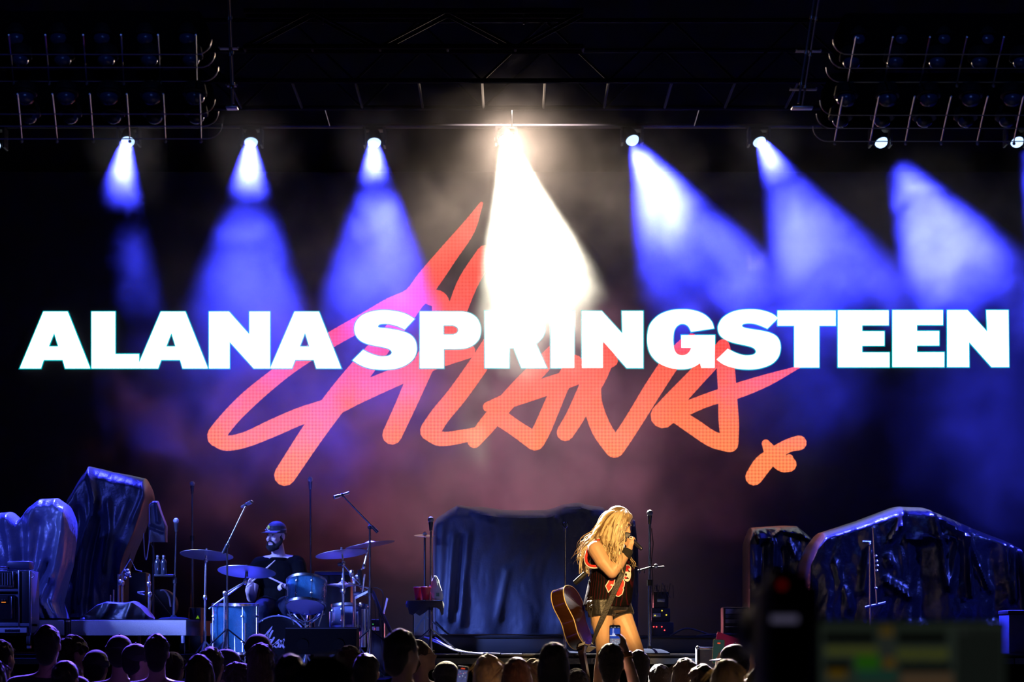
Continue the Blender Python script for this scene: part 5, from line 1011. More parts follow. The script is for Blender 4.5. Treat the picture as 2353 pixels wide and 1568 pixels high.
fly = [SS((600, 110, 0), (520, 145, .03), (455, 250, .03), (405, 330, .02), (340, 400, .03), (318, 480, .03), (305, 560, .03)), SS((640, 106, 0), (530, 140, .0), (462, 240, .0), (410, 325, .0), (335, 420, .02), (312, 540, .02), (300, 640, .02))]
strands('stray_hair', fly, 40, 0.0018, 9, sg, bl, 0.035)
# microphone in her hand
o = MB().lathe(mic_a, md, [(-0.024, 0.004), (-0.02, 0.014), (-0.005, 0.023), (0.012, 0.0255), (0.026, 0.024)], 18).build('grille', GRI())
mo = MB().lathe(mic_a, md, [(0.026, 0.023), (0.032, 0.0235), (0.05, 0.019), (0.14, 0.016), (0.165, 0.015), (0.17, 0.013)], 18).build('handheld_microphone', mat('mic_violet', (0.02, 0.018, 0.04), 0.3, 0.2), None, None, mic_a)
o.parent = mo; o.data.transform(Matrix.Translation(-mic_a)); tag(mo, 'black handheld microphone at the mouth of the singing woman', 'microphone')
# ---------------------------------------------------------------- guitar slung on her back
ga = S_(155, 775, -0.03); gb = S_(318, 1275, -0.10)                    # tail and neck joint
Lx = (gb - ga).normalized(); Nx = V(0.93, -0.36, 0.0); Nx = (Nx - Lx * Nx.dot(Lx)).normalized(); Wx = Lx.cross(Nx).normalized(); GL = 0.50
if Wx.y > 0: Wx = -Wx
out = [(0.0, 0.0), (0.012, 0.09), (0.05, 0.155), (0.11, 0.192), (0.17, 0.192), (0.23, 0.160), (0.285, 0.134), (0.33, 0.135), (0.39, 0.146), (0.44, 0.138), (0.475, 0.105), (0.495, 0.05), (0.50, 0.0)]
half = smooth(out, False, 4); outline = half + [(l, -w_) for l, w_ in half[-2:0:-1]]
gk = (gb - ga).length / GL
G0 = lambda l, w_, n: ga + Lx * l * gk + Wx * w_ + Nx * n
gt = thing('acoustic_guitar', 'dark brown acoustic guitar slung upside down behind the singing woman', 'guitar', (ga.x, ga.y, gb.z))
dk = 0.105; n = len(outline)
wood = mat('guitar_brown', (0.035, 0.012, 0.006), 0.16, 0, 0.4, 5, 0, 60, 0, 0.6, 0.6, (2, 2, 14)); cream = mat('binding_cream', (0.80, 0.62, 0.30), 0.4)
MB().add([G0(l, w_, s * dk / 2) for s in (-1, 1) for l, w_ in outline], [(i, (i + 1) % n, n + (i + 1) % n, n + i) for i in range(n)], True).build('side', wood, gt)
for s, nm in ((-1, 'front'), (1, 'back')): MB().poly([G0(l, w_, s * dk / 2) for l, w_ in outline], Nx * s * 0.004).build(nm, wood if s > 0 else mat('guitar_top', (0.10, 0.035, 0.012), 0.16, 0, 0.4, 5, 0, 60, 0, 0.6, 0.6), gt)
for s in (-1, 1): MB().tube([G0(l, w_, s * dk / 2) for l, w_ in outline] + [G0(*outline[0], s * dk / 2)], 0.0042, 8, False).build('binding', cream, gt)
MB().lathe(G0(0.33, 0, -dk / 2 - 0.006), -Nx, [(0, 0.052), (0.002, 0.05)], 24).build('sound_hole', BLK(), gt)
MB().poly([G0(0.05 + 0.03 * a, w_, -dk / 2 - 0.005) for a, w_ in ((0, -0.08), (1, -0.07), (1, 0.07), (0, 0.08))], -Nx * 0.01).build('bridge', mat('ebony', (0.02, 0.015, 0.012), 0.4), gt)
nk = [(G0(0.40, 0, -dk / 2 - 0.012), 0), (G0(1.0, 0, -dk / 2 - 0.03), 1)]
nd = (S_(372, 1600, -0.14) - S_(318, 1290, -0.10)).normalized(); n0 = S_(318, 1286, -0.10)
def bar(a, b_, wa, wb, ta, tb, u, v): return MB().add([p + u * sx * w_ + v * sy * t_ for p, w_, t_ in ((a, wa, ta), (b_, wb, tb)) for sx, sy in ((-1, -1), (1, -1), (1, 1), (-1, 1))], [(0, 1, 2, 3), (7, 6, 5, 4), (0, 4, 5, 1), (1, 5, 6, 2), (2, 6, 7, 3), (3, 7, 4, 0)])
nu = Nx; nv = nd.cross(nu).normalized(); n1 = n0 + nd * 0.36
neckm = mat('neck_brown', (0.045, 0.022, 0.010), 0.3, 0, 0.3, 8)
bar(n0, n1, 0.019, 0.014, 0.028, 0.022, nu, nv).build('neck', neckm, gt); bar(n0 - nd * 0.05, n0 + nd * 0.045, 0.048, 0.018, 0.026, 0.026, nu, nv).build('heel', neckm, gt)
bar(n0 - nu * 0.022, n1 - nu * 0.017, 0.004, 0.004, 0.028, 0.022, nu, nv).build('fretboard', mat('ebony', None), gt)
for k in range(14):
    p = (n0 - nu * 0.027).lerp(n1 - nu * 0.0215, k / 14); MB().tube([p - nv * 0.026, p + nv * 0.026], 0.0016, 5).build('fret', gold, gt)
hd_ = bar(n1, n1 + nd * 0.17, 0.010, 0.008, 0.032, 0.038, nu, nv).build('headstock', BLKG(), gt)
for k in range(3):
    for s in (-1, 1): p = n1 + nd * (0.03 + 0.05 * k); MB().cyl(p + nv * s * 0.03, p + nv * s * 0.055, 0.007, 8).build('tuning_peg', CHR(), hd_)
MB().add([G0(0.455 + a, w_, q) + Wx * 0.0 for a, w_, q in ((0, -0.0, 0), (0, 0, 0), (0, 0, 0))], [(0, 1, 2)]) if False else None
pl = S_(316, 1250, -0.235); ta_ = (S_(345, 1240, -0.2) - S_(288, 1262, -0.2)).normalized()
MB().add([pl + ta_ * sx * 0.026 + V(0, -0.004 if k else 0.004, 0) + V(0.004, 0, 0.011) * sz for k in (0, 1) for sx, sz in ((-1, -1), (1, -1), (1, 1), (-1, 1))], [(0, 1, 2, 3), (7, 6, 5, 4), (0, 4, 5, 1), (1, 5, 6, 2), (2, 6, 7, 3), (3, 7, 4, 0)]).build('pale_label', whc, gt)
MB().lathe(S_(402, 1248, -0.19), V(0.5, -0.6, 0.2), [(0, 0.010), (0.01, 0.006), (0.016, 0.012), (0.02, 0.008)], 12).build('strap_button', CHR(), gt)
MB().poly([S_(350, 1312, -0.16), S_(372, 1262, -0.16), S_(434, 1275, -0.16), S_(420, 1288, -0.16), S_(368, 1318, -0.16)], V(0.01, 0.012, 0)).build('pickguard', mat('guard_grey', (0.20, 0.19, 0.18), 0.2, 0, 0.1, 9), gt)
sp_ = [(655, 420, .12), (672, 520, -.10), (662, 640, -.215), (612, 760, -.235), (560, 880, -.235), (505, 1000, -.235), (455, 1110, -.225), (408, 1240, -.19)]
ctr = [Vector(p) for p in smooth([tuple(S_(*p)) for p in sp_], False, 6)]; mb = MB(); vs = []
for i, p in enumerate(ctr):
    d = (ctr[min(i + 1, len(ctr) - 1)] - ctr[max(i - 1, 0)]).normalized(); s = d.cross(V(0.2, -1, 0)).normalized(); w_ = 0.020 * (1 - 0.55 * max(0, (i / len(ctr) - 0.75) / 0.25))
    nrm = s.cross(d).normalized(); vs += [p - s * w_, p + s * w_, p + s * w_ + nrm * 0.004, p - s * w_ + nrm * 0.004]
fs = [(4 * i + a, 4 * i + (a + 1) % 4, 4 * i + 4 + (a + 1) % 4, 4 * i + 4 + a) for i in range(len(ctr) - 1) for a in range(4)] + [(0, 1, 2, 3), (4 * len(ctr) - 1, 4 * len(ctr) - 2, 4 * len(ctr) - 3, 4 * len(ctr) - 4)]
mb.add(vs, fs, False).build('strap', mat('strap_leather', (0.022, 0.020, 0.018), 0.45, 0, 0.35, 7, 0.3, 80), gt)
MB().tube([S_(262, 735, 0.02), S_(300, 700, 0.0), S_(345, 660, 0.02)], 0.022, 10).build('strap_end', BLK(), gt)
# ---------------------------------------------------------------- the drummer
DD = 26.15
T_ = lambda cx, cy, dy=0.0: at(400 + cx * 0.3112, 1080 + cy * 0.3112, DD + dy)
dm = thing('person', 'bearded man in a dark cap and black t-shirt playing the drums', 'person', (T_(752, 0).x, DD, BZ))
sk = SKIN('skin_drummer', (0.62, 0.47, 0.42))
b = Body(); hf = V(-0.52, -0.85, -0.02).normalized(); HR = basis(hf, (0, 0, 1)); hc = T_(752, 492, -0.02); k = 1.02
HP = head(b, hc, HR, k, 1.1, 1.05)
b.chain([(T_(775, 668, 0.03), 0.066), (T_(762, 560, 0.0), 0.058)])
b.ell(T_(765, 800, 0.02), (0.18, 0.12, 0.19)); b.ell(T_(760, 940, 0.03), (0.15, 0.12, 0.13)); b.ell(T_(755, 1000, 0.04), (0.16, 0.14, 0.10))
b.chain([(T_(775, 665, 0.03), 0.06), (T_(635, 700, 0.0), 0.072)]); b.chain([(T_(775, 665, 0.03), 0.06), (T_(905, 692, 0.04), 0.072)])
b.chain([(T_(625, 705, 0.0), 0.068), (T_(585, 830, -0.06), 0.056), (T_(572, 945, -0.14), 0.046)])
b.chain([(T_(572, 940, -0.15), 0.044), (T_(558, 890, -0.28), 0.042), (T_(566, 846, -0.38), 0.030)])
hand(b, T_(566, 848, -0.38), V(0.10, -0.30, 0.95), V(0.85, -0.4, -0.2), -1, 0.85, 0.95)
b.chain([(T_(912, 700, 0.03), 0.068), (T_(945, 830, -0.04), 0.055), (T_(935, 905, -0.14), 0.045), (T_(880, 885, -0.27), 0.040), (T_(845, 868, -0.36), 0.029)])
hand(b, T_(845, 868, -0.36), V(-0.75, -0.45, 0.25), V(-0.2, -0.5, -0.8), 1, 0.8, 0.95)
for (x, kx, fx) in ((690, 640, 640), (820, 880, 900)):
    b.chain([(T_(x, 1010, 0.0), 0.10), (T_(kx, 1040, -0.40), 0.065), (T_(fx, 1230, -0.36), 0.055), (T_(fx, 1390, -0.34), 0.04)]); f = T_(fx, 0, -0.36); b.chain([((f.x, f.y, BZ + 0.05), 0.04), ((f.x, f.y - 0.14, BZ + 0.035), 0.03)])
b.build('body', sk, dm, 0.006, 5)
dark = mat('beard_dark', (0.008, 0.007, 0.007), 0.8, 0, 0.4, 90, 0.8, 300, 0.05, 0.15)
face_bits(dm, HP, HR, k, dark, lip=(0.42, 0.20, 0.18))
bd_ = Body(); 
for s in (-1, 1):
    bd_.chain([(HP(s * 0.070, -0.005, -0.012), 0.010), (HP(s * 0.067, 0.015, -0.055), 0.016), (HP(s * 0.046, 0.055, -0.092), 0.024)])
    bd_.chain([(HP(s * 0.006, 0.098, -0.045), 0.007), (HP(s * 0.028, 0.088, -0.052), 0.008), (HP(s * 0.036, 0.078, -0.075), 0.012)])
bd_.ell(HP(0, 0.066, -0.105), (0.048 * k, 0.036 * k, 0.034 * k), HR); bd_.ell(HP(0, 0.04, -0.10), (0.058 * k, 0.05 * k, 0.03 * k), HR)
bd_.build('beard', dark, dm, 0.005, 3)
hb = Body(); hb.ell(HP(0, -0.03, 0.01), (0.080 * k, 0.088 * k, 0.062 * k), HR); hb.build('hair', dark, dm, 0.006, 3)
cp = mat('cap_navy', (0.006, 0.006, 0.014), 0.7, 0, 0.2, 40, 0.3, 150)
cb = Body(); cb.ell(HP(0, -0.012, 0.062), (0.084 * k, 0.104 * k, 0.078 * k), HR); cb.mb.lathe(HP(0, -0.010, 0.030), HR @ V(0, 0, 1), [(0, 0.094), (0.03, 0.096), (0.035, 0.08)], 26)
co = cb.build('cap', cp, dm, 0.006, 4)
bm_ = MB(); vs = []; n = 14
for zz in (0, 0.006):
    for i in range(n + 1):
        a = -1.15 + 2.3 * i / n; vs += [HP(0.088 * math.sin(a), 0.088 * math.cos(a) - 0.005, 0.040 + zz), HP(0.082 * math.sin(a) * 1.02, 0.165 * math.cos(a * 0.85) + 0.01, 0.030 + zz - 0.006 * abs(math.sin(a)))]
q = 2 * (n + 1); fs = []
for i in range(n): a = 2 * i; fs += [(a, a + 1, a + 3, a + 2), (q + a, q + a + 2, q + a + 3, q + a + 1), (a + 1, q + a + 1, q + a + 3, a + 3), (a, a + 2, q + a + 2, q + a)]
fs += [(0, q, q + 1, 1), (2 * n, 2 * n + 1, q + 2 * n + 1, q + 2 * n)]
bm_.add(vs, fs, True).build('cap_brim', cp, co)
bp = HP(0.012, 0.093, 0.082); MB().ball(bp, (0.015, 0.006, 0.018), 14, HR).build('cap_badge', mat('badge_yellow', (0.55, 0.62, 0.05), 0.5), co)
MB().tube([HP(0.012 + 0.030 * math.cos(a), 0.088 - 0.010 * abs(math.cos(a)), 0.078 + 0.025 * math.sin(a)) for a in np.linspace(-2.9, 0.2, 9)], 0.004, 6).build('cap_badge_edge', whc, co)
MB().tube([HP(0.088 * math.sin(a), 0.098 * math.cos(a), 0.046) for a in np.linspace(-1.1, 1.1, 15)], 0.0032, 6).build('cap_cord', mat('cord_grey', (0.35, 0.36, 0.42), 0.5), co)
mk = MB(); mk.tube([HP(0.092, 0.022, 0.052), HP(0.090, 0.034, 0.066), HP(0.088, 0.040, 0.060)], 0.0025, 5); mk.build('cap_mark', whc, co)
MB().ball(HP(0.084, 0.004, -0.006), 0.008, 8).build('earpiece', whc, dm)
# t-shirt, trousers, shoes
ts = mat('tee_black', (0.002, 0.002, 0.0025), 0.9, 0, 0.2, 14, 0.4, 30, 0.0, 0.06)
s_ = Body(); s_.ell(T_(765, 800, 0.02), (0.195, 0.135, 0.20)); s_.ell(T_(760, 930, 0.03), (0.172, 0.145, 0.14)); s_.ell(T_(757, 990, 0.03), (0.180, 0.155, 0.09))
s_.chain([(T_(775, 690, 0.03), 0.072), (T_(635, 705, 0.0), 0.083)]); s_.chain([(T_(775, 690, 0.03), 0.072), (T_(905, 697, 0.04), 0.083)])
s_.cone(T_(625, 708, 0.0), 0.082, T_(588, 850, -0.07), 0.074, True); s_.cone(T_(912, 702, 0.03), 0.082, T_(942, 845, -0.05), 0.074, True)
s_.mb.lathe(T_(772, 665, 0.02), V(0.05, 0.02, 1), [(0, 0.095), (0.018, 0.082), (0.02, 0.06)], 22)
s_.build('t_shirt', ts, dm, 0.008, 5)
pn = Body()
for (x, kx, fx) in ((690, 640, 640), (820, 880, 900)):
    pn.chain([(T_(x, 1010, 0.0), 0.115), (T_(kx, 1040, -0.40), 0.082)]); pn.cone(T_(kx, 1040, -0.40), 0.078, T_(fx, 1385, -0.34), 0.062, True)
pn.ell(T_(755, 1000, 0.04), (0.175, 0.155, 0.11)); pn.build('trousers', mat('jeans_dark', (0.006, 0.008, 0.022), 0.85, 0, 0.2, 20, 0.3, 60, 0, 0.2), dm, 0.009, 4)
for fx in (640, 900):
    f = T_(fx, 0, -0.36); sb = Body(); sb.chain([((f.x, f.y + 0.04, BZ + 0.06), 0.05), ((f.x, f.y - 0.06, BZ + 0.05), 0.048), ((f.x, f.y - 0.17, BZ + 0.04), 0.038)]); sb.build('shoe', mat('boot_black', None), dm, 0.008, 3)
for k2, (a, c_, lb) in enumerate(((T_(560, 842, -0.44), T_(724, 690, -0.30), 'drumstick tip sticking up above the big cymbal'), (T_(850, 866, -0.40), T_(640, 766, -0.46), 'drumstick slanting down behind the big cymbal towards the blue tom'))):
    d = (c_ - a).normalized(); o = MB().lathe(a - d * 0.05, d, [(0, 0.006), (0.005, 0.0078), (0.30, 0.0078), (0.37, 0.0045), (0.385, 0.0055), (0.395, 0.003)], 10).build('drumstick', mat('stick_wood', (0.62, 0.50, 0.40), 0.5, 0, 0.15, 20), None, None, a); tag(o, lb, 'drumstick')
# ---------------------------------------------------------------- the crowd, seen from behind
HAIRS = {'black': (0.012, 0.010, 0.010), 'brown': (0.035, 0.020, 0.012), 'auburn': (0.10, 0.035, 0.014), 'blonde': (0.34, 0.24, 0.11), 'grey': (0.12, 0.12, 0.12)}
TOPS = {'black': (0.010, 0.010, 0.012), 'navy': (0.012, 0.014, 0.030), 'olive': (0.035, 0.035, 0.022), 'grey': (0.05, 0.05, 0.055), 'white': (0.30, 0.30, 0.32), 'brown': (0.05, 0.035, 0.025)}
PANTS = lambda: mat('crowd_trousers', (0.018, 0.02, 0.03), 0.8, 0, 0.3, 10)
WAIT = []
def fan(label, x, top, wpx, **k): WAIT.append((label, x, top, wpx, k))
def make_fan(label, x, top, wpx, hair='short', hc='black', cloth='black', face=0.0, hat=None, real=0.185, tilt=0.0, arm=None, D=None, build_=1.0, kk=1.0):
    """one person: head top at photo pixel (x, top), head width wpx pixels; face = turn of the head from facing the stage (radians, + = to the right)"""
    extra = {'long': 0.0, 'curly': 0.02, 'short': 0.0, 'bun': 0.0}[hair]
    D = D or min(20.2, FPX * (real + extra) / wpx); p = at(x, top, D); H_ = p.z / kk; k = H_ / 1.775
    t = thing('person', label, 'person', (p.x, D, 0), 'people in the crowd'); t.scale = (kk, kk, kk); o_ = V(p.x, D, 0); hk = 1.0
    Q = lambda a, y, z: o_ + V(a, y, z * k)
    zc = H_ - 0.125; tf = V(math.sin(face), math.cos(face), tilt); R = basis(tf, (0, 0, 1)); c = V(p.x, D + 0.01, zc)
    sk_ = SKIN('skin_crowd', (0.42, 0.27, 0.20)); b = Body(); P = head(b, c, R, 1.0, ears=hair != 'long')
    w_ = build_; shz = zc - 0.212
    b.cone(V(p.x, D - 0.015, shz - 0.02), 0.060, V(p.x, D + 0.005, zc - 0.07), 0.055)
    tor = [(Q(0, 0, 0.95), (0.155 * w_, 0.11, 0.13)), (Q(0, 0, 1.12), (0.145 * w_, 0.105, 0.14)), (V(p.x, D, shz - 0.16), (0.168 * w_, 0.115, 0.17))]
    for c_, r in tor: b.ell(c_, r)
    sh = [V(p.x + s * 0.178 * w_, D - 0.01, shz - 0.045) for s in (-1, 1)]
    for s in sh: b.chain([(V(p.x, D - 0.015, shz + 0.01), 0.055), (s, 0.060)])
    arms = []
    for i, s in enumerate((-1, 1)):
        if arm and arm[0] == s:
            el, wr = arm[1], arm[2]; pts = [(sh[i], 0.054), (el, 0.042), (wr, 0.029)]; b.chain(pts); hand(b, wr, arm[3], arm[4], arm[5], arm[6] if len(arm) > 6 else 0.45, 0.95)
        else:
            pts = [(sh[i], 0.052), (sh[i] + V(s * 0.05, -0.02, -0.29), 0.040), (sh[i] + V(s * 0.02, 0.12, -0.50), 0.029)]; b.chain(pts); hand(b, pts[2][0], V(0, 0.5, -0.8), V(-s, 0, 0), -s, 0.4, 0.9)
        arms.append(pts)
    for s in (-1, 1): b.chain([(Q(s * 0.09, 0, 0.92), 0.088), (Q(s * 0.10, 0.01, 0.50), 0.056), (Q(s * 0.105, -0.01, 0.09), 0.040)]); b.chain([(V(p.x + s * 0.105, D - 0.03, 0.05), 0.042), (V(p.x + s * 0.115, D + 0.12, 0.035), 0.032)])
    b.build('body', sk_, t, 0.016, 3)
    g = Body(); cm_ = mat('top_' + cloth, TOPS[cloth], 0.85, 0, 0.25, 16, 0.3, 40, 0.3, 0.3)
    for c_, r in tor: g.ell(c_, [q + 0.017 for q in r])
    for i, s in enumerate(sh):
        g.chain([(V(p.x, D - 0.015, shz - 0.010), 0.062), (s, 0.073)]); (a, _), (e, _), _w = arms[i]; g.cone(a, 0.070, a.lerp(e, 0.75), 0.060, True)
    g.build('shirt', cm_, t, 0.018, 4)
    l = Body(); l.ell(Q(0, 0, 0.93), (0.165 * w_, 0.125, 0.12))
    for s in (-1, 1): l.cone(Q(s * 0.09, 0, 0.92), 0.102, Q(s * 0.10, 0.01, 0.50), 0.072); l.cone(Q(s * 0.10, 0.01, 0.50), 0.072, Q(s * 0.105, -0.01, 0.07), 0.060, True)
    l.build('trousers', PANTS(), t, 0.022, 3)
    for s in (-1, 1): f = Body(); f.chain([(V(p.x + s * 0.105, D - 0.03, 0.06), 0.05), (V(p.x + s * 0.118, D + 0.14, 0.042), 0.042)]); f.build('shoe', mat('boot_black', None), t, 0.018, 2)
    hm = mat('hair_' + hc + '_crowd', HAIRS[hc], 0.65, 0, 0.3, 60, 0.7, 160, 0.2, 0.2); h = Body(); rnd = random.Random(int(x * 7 + top))
    h.ell(P(0, -0.020, 0.040), (0.083, 0.100, 0.090), R); h.ell(P(0, -0.050, -0.005), (0.078, 0.070, 0.088), R)
    if hair == 'long':
        h.ell(P(0, -0.058, -0.09), (0.088, 0.058, 0.12), R); h.ell(P(0, -0.075, -0.21), (0.095, 0.045, 0.15), R)
        for s in (-1, 1): h.ell(P(s * 0.066, 0.01, -0.03), (0.026, 0.05, 0.09), R)
    if hair in ('short', 'bun') and not hat:
        h.ell(P(0, -0.062, -0.055), (0.062, 0.050, 0.07), R)
    if hair in ('short', 'long') and not hat:
        for _ in range(60):
            a, e = rnd.uniform(0, 2 * PI), rnd.uniform(0.05, 1.5); h.mb.ball(P(0.080 * math.cos(a) * math.cos(e), -0.022 + 0.097 * math.sin(a) * math.cos(e), 0.040 + 0.088 * math.sin(e)), rnd.uniform(0.007, 0.014), 6)
    if hair == 'bun': h.ell(P(0, -0.115, 0.05), (0.038, 0.038, 0.036), R)
    if hair == 'curly':
        for _ in range(70):
            a, e = rnd.uniform(0, 2 * PI), rnd.uniform(-0.3, 1.5); h.mb.ball(P(0.088 * math.cos(a) * math.cos(e), -0.022 + 0.100 * math.sin(a) * math.cos(e), 0.035 + 0.092 * math.sin(e)), rnd.uniform(0.014, 0.024), 8)
    ho = h.build('hair', hm, t, 0.009, 2)
    if not hat:      # loose strands that catch the back light
        mb = MB()
        for _ in range({'long': 60, 'short': 70}.get(hair, 40)):
            a = rnd.uniform(0, 2 * PI); e = rnd.uniform(0.2, 1.45); q0 = V(math.cos(a) * math.cos(e), math.sin(a) * math.cos(e), math.sin(e))
            s0 = P(q0.x * 0.083, -0.020 + q0.y * 0.100, 0.040 + q0.z * 0.090); dn = V(q0.x * 0.5, q0.y * 0.5, -0.5 - 0.4 * rnd.random()); L_ = rnd.uniform(0.05, 0.13) * (0.35 if hair == 'short' else 1); pts = [s0]
            dcur = (q0 + V(rnd.gauss(0, .3), rnd.gauss(0, .3), 0.1)).normalized() * 0.35 + dn * 0.4
            for q in range(4): dcur = (dcur + dn * 0.5).normalized(); pts.append(pts[-1] + (R @ dcur if False else dcur) * L_ / 4)
            mb.tube(pts, [0.0014, 0.0014, 0.0012, 0.001, 0.0006], 4)
        mb.build('stray_hair', hm, ho)['kind'] = 'stuff'
    if hat:
        kind, hcol = hat; cm2 = mat('hat_' + hcol, TOPS[hcol], 0.75, 0, 0.2, 40, 0.3, 120, 0.2); cb = Body(); cb.ell(P(0, -0.016, 0.052), (0.089, 0.107, 0.085), R); cb.mb.lathe(P(0, -0.014, 0.012), R @ V(0, 0, 1), [(0, 0.096), (0.045, 0.100), (0.05, 0.08)], 24); co = cb.build('cap', cm2, t, 0.009, 4)
        s = {'front': 1, 'back': -1}.get(kind, 1)
        if kind != 'beanie':
            vs = []; n = 12
            for zz in (0, 0.006):
                for i in range(n + 1):
                    a = -1.15 + 2.3 * i / n; vs += [P(0.092 * math.sin(a), s * (0.090 * math.cos(a)) - 0.010, 0.032 + zz), P(0.085 * math.sin(a), s * (0.170 * math.cos(a * 0.85)) - 0.005, 0.018 + zz)]
            q = 2 * (n + 1); fs = []
            for i in range(n): a = 2 * i; fs += [(a, a + 1, a + 3, a + 2), (q + a, q + a + 2, q + a + 3, q + a + 1), (a + 1, q + a + 1, q + a + 3, a + 3), (a, a + 2, q + a + 2, q + a)]
            fs += [(0, q, q + 1, 1), (2 * n, 2 * n + 1, q + 2 * n + 1, q + 2 * n)]
            MB().add(vs, fs, True).build('cap_brim', cm2, co); MB().ball(P(0, -0.016, 0.137), 0.008, 8).build('cap_button', cm2, co)
        if kind == 'strap': MB().tube([P(0.09 * math.sin(a), -0.12 * math.cos(a), 0.03 + 0.02 * math.cos(a)) for a in np.linspace(-1, 1, 9)], 0.005, 6).build('cap_strap', mat('hat_grey', TOPS['grey'], 0.75), co)
    return t, P, R, D
fan('person with cropped hair at the very left edge under the amp rack', 6, 1473, 52, hair='short', hc='brown', cloth='navy', face=0.5)
fan('person whose round shoulder fills the bottom left corner', -22, 1512, 74, hair='long', hc='black', cloth='black', face=0.0)
fan('tall broad man under the pale riser panel, head above all on the left', 110, 1440, 68, hair='short', hc='black', cloth='black', face=0.1, build_=1.12)
fan('curly haired person looking right, just right of the tall broad man', 173, 1465, 58, hair='curly', hc='brown', cloth='black', face=1.2)
fan('short person half hidden in front of the curly haired one', 152, 1519, 62, hair='bun', hc='black', cloth='black', face=0.3, D=17.5)
fan('person in a low dark cap between the curly head and the strapped cap', 222, 1497, 60, hair='short', hc='black', cloth='black', face=0.2, hat=('beanie', 'black'))
fan('man seen from behind in a cap with a strap across the back', 275, 1463, 62, hair='short', hc='black', cloth='black', face=0.05, hat=('strap', 'black'))
fan('person in a small dark cap peeping out beyond the strapped cap', 316, 1483, 46, hair='short', hc='black', cloth='navy', face=0.9, hat=('front', 'black'))
fan('broad man with a bare neck under the right end of the grey riser', 361, 1460, 64, hair='short', hc='black', cloth='navy', face=0.0, build_=1.15)
fan('person tucked in behind the right shoulder of the broad man', 398, 1499, 48, hair='bun', hc='brown', cloth='black', face=0.3)
fan('woman with smooth long hair below the leftmost drum cymbal', 458, 1507, 70, hair='long', hc='brown', cloth='black', face=0.1)
fan('dark head behind the woman with smooth hair, below the drum hardware', 486, 1490, 66, hair='short', hc='black', cloth='black', face=0.2)
fan('person in a rounded cap with its peak to the right, under the floor drum', 524, 1495, 50, hair='short', hc='black', cloth='navy', face=1.3, hat=('front', 'navy'))
fan('person with a curly crop low down below the floor drum', 546, 1527, 56, hair='curly', hc='brown', cloth='navy', face=0.2)
fan('man in a dark cap covering the lower left of the bass drum', 594, 1460, 62, hair='short', hc='black', cloth='black', face=0.1, hat=('back', 'black'))
fan('person with long straight hair in front of the man covering the bass drum', 599, 1481, 66, hair='long', hc='brown', cloth='black', face=0.0)
fan('woman with loose blue edged hair below the bass drum script', 668, 1507, 84, hair='long', hc='brown', cloth='navy', face=0.1)
fan('nearest person, a big soft dark head in front of the monitor wedge', 748, 1511, 150, hair='long', hc='black', cloth='black', face=0.0)
fan('short haired person by the right end of the monitor wedge', 806, 1486, 60, hair='short', hc='brown', cloth='black', face=0.7)
fan('dark round head right of the monitor wedge', 842, 1505, 68, hair='short', hc='black', cloth='black', face=0.1)
fan('tall person with swept hair looking right, left of the drinks stand', 925, 1449, 80, hair='short', hc='black', cloth='black', face=0.75, build_=1.05)
fan('man with glasses and a lit face looking up to the right by the drinks stand', 966, 1470, 62, hair='short', hc='brown', cloth='olive', face=1.35, tilt=0.25, real=0.21)
GLASSES = len(WAIT) - 1
gl = mat('glasses', (0.05, 0.05, 0.05), 0.2)
fan('person in a smooth dark cap beside the first raised phone', 1026, 1523, 62, hair='short', hc='black', cloth='black', face=0.1, hat=('beanie', 'black'))
fan('blonde woman below the left half of the wide blue cover', 1122, 1508, 74, hair='long', hc='blonde', cloth='black', face=0.1)
fan('woman with auburn hair right of the blonde one', 1187, 1515, 74, hair='long', hc='auburn', cloth='black', face=0.0)
fan('frizzy blonde person half hidden left of the big dark head', 1230, 1520, 56, hair='curly', hc='blonde', cloth='navy', face=0.2)
fan('broad person with a big dark head left of the guitar neck', 1272, 1481, 76, hair='long', hc='black', cloth='black', face=0.0, build_=1.1)
fan('low round bright edged head beside the guitar neck', 1326, 1539, 50, hair='short', hc='black', cloth='black', face=0.1, D=20.0)
FD = FPX * 0.185 / 68
ph = at(1413, 1474, FD + 0.20); wr = at(1437, 1496, FD + 0.10)
fan('dark haired man below the singer holding up the phone with a lit screen', 1404, 1483, 68, hair='short', hc='black', cloth='black', face=0.05, arm=(1, at(1462, 1590, FD + 0.05), wr, V(-0.18, 0.25, 1), V(-0.6, 0.5, 0.1), 1, 0.42))
fan('person with a close cropped dark head below the blue microphone stand', 1467, 1497, 56, hair='short', hc='black', cloth='navy', face=0.0)
fan('short person with a blue edged head right of the blue microphone stand', 1516, 1529, 58, hair='short', hc='brown', cloth='navy', face=0.1)
fan('woman with a gold edged crown left of the flight case', 1575, 1516, 66, hair='long', hc='brown', cloth='black', face=0.0)
fan('curly headed person low in front of the flight case', 1618, 1533, 48, hair='curly', hc='brown', cloth='black', face=0.2, D=18.0)
CD = FPX * 0.185 / 62
fan('person in a dark cap turned left holding the bronze edged phone', 1684, 1484, 62, hair='short', hc='black', cloth='black', face=-1.2, hat=('front', 'black'), arm=(-1, at(1660, 1600, CD + 0.10), at(1650, 1536, CD + 0.28), V(0.05, 0.1, 1), V(0.7, -0.5, 0), 1, 0.4))
fan('woman with bright blonde hair below the pink card', 1672, 1520, 80, hair='long', hc='blonde', cloth='grey', face=0.05, D=14.2)
SD_ = 20.05
fan('person in a white fronted cap holding the pink card', 1738, 1466, 60, hair='short', hc='brown', cloth='brown', face=-1.0, hat=('front', 'white'), D=SD_, arm=(-1, at(1725, 1600, SD_ + 0.05), at(1716, 1522, SD_ + 0.10), V(-0.3, 0.1, 1), V(-0.5, 0.6, 0), -1, 0.6))
fan('person whose blonde hair edge shows left of the black camera', 1752, 1536, 70, hair='long', hc='blonde', cloth='black', face=0.1, D=13.5)
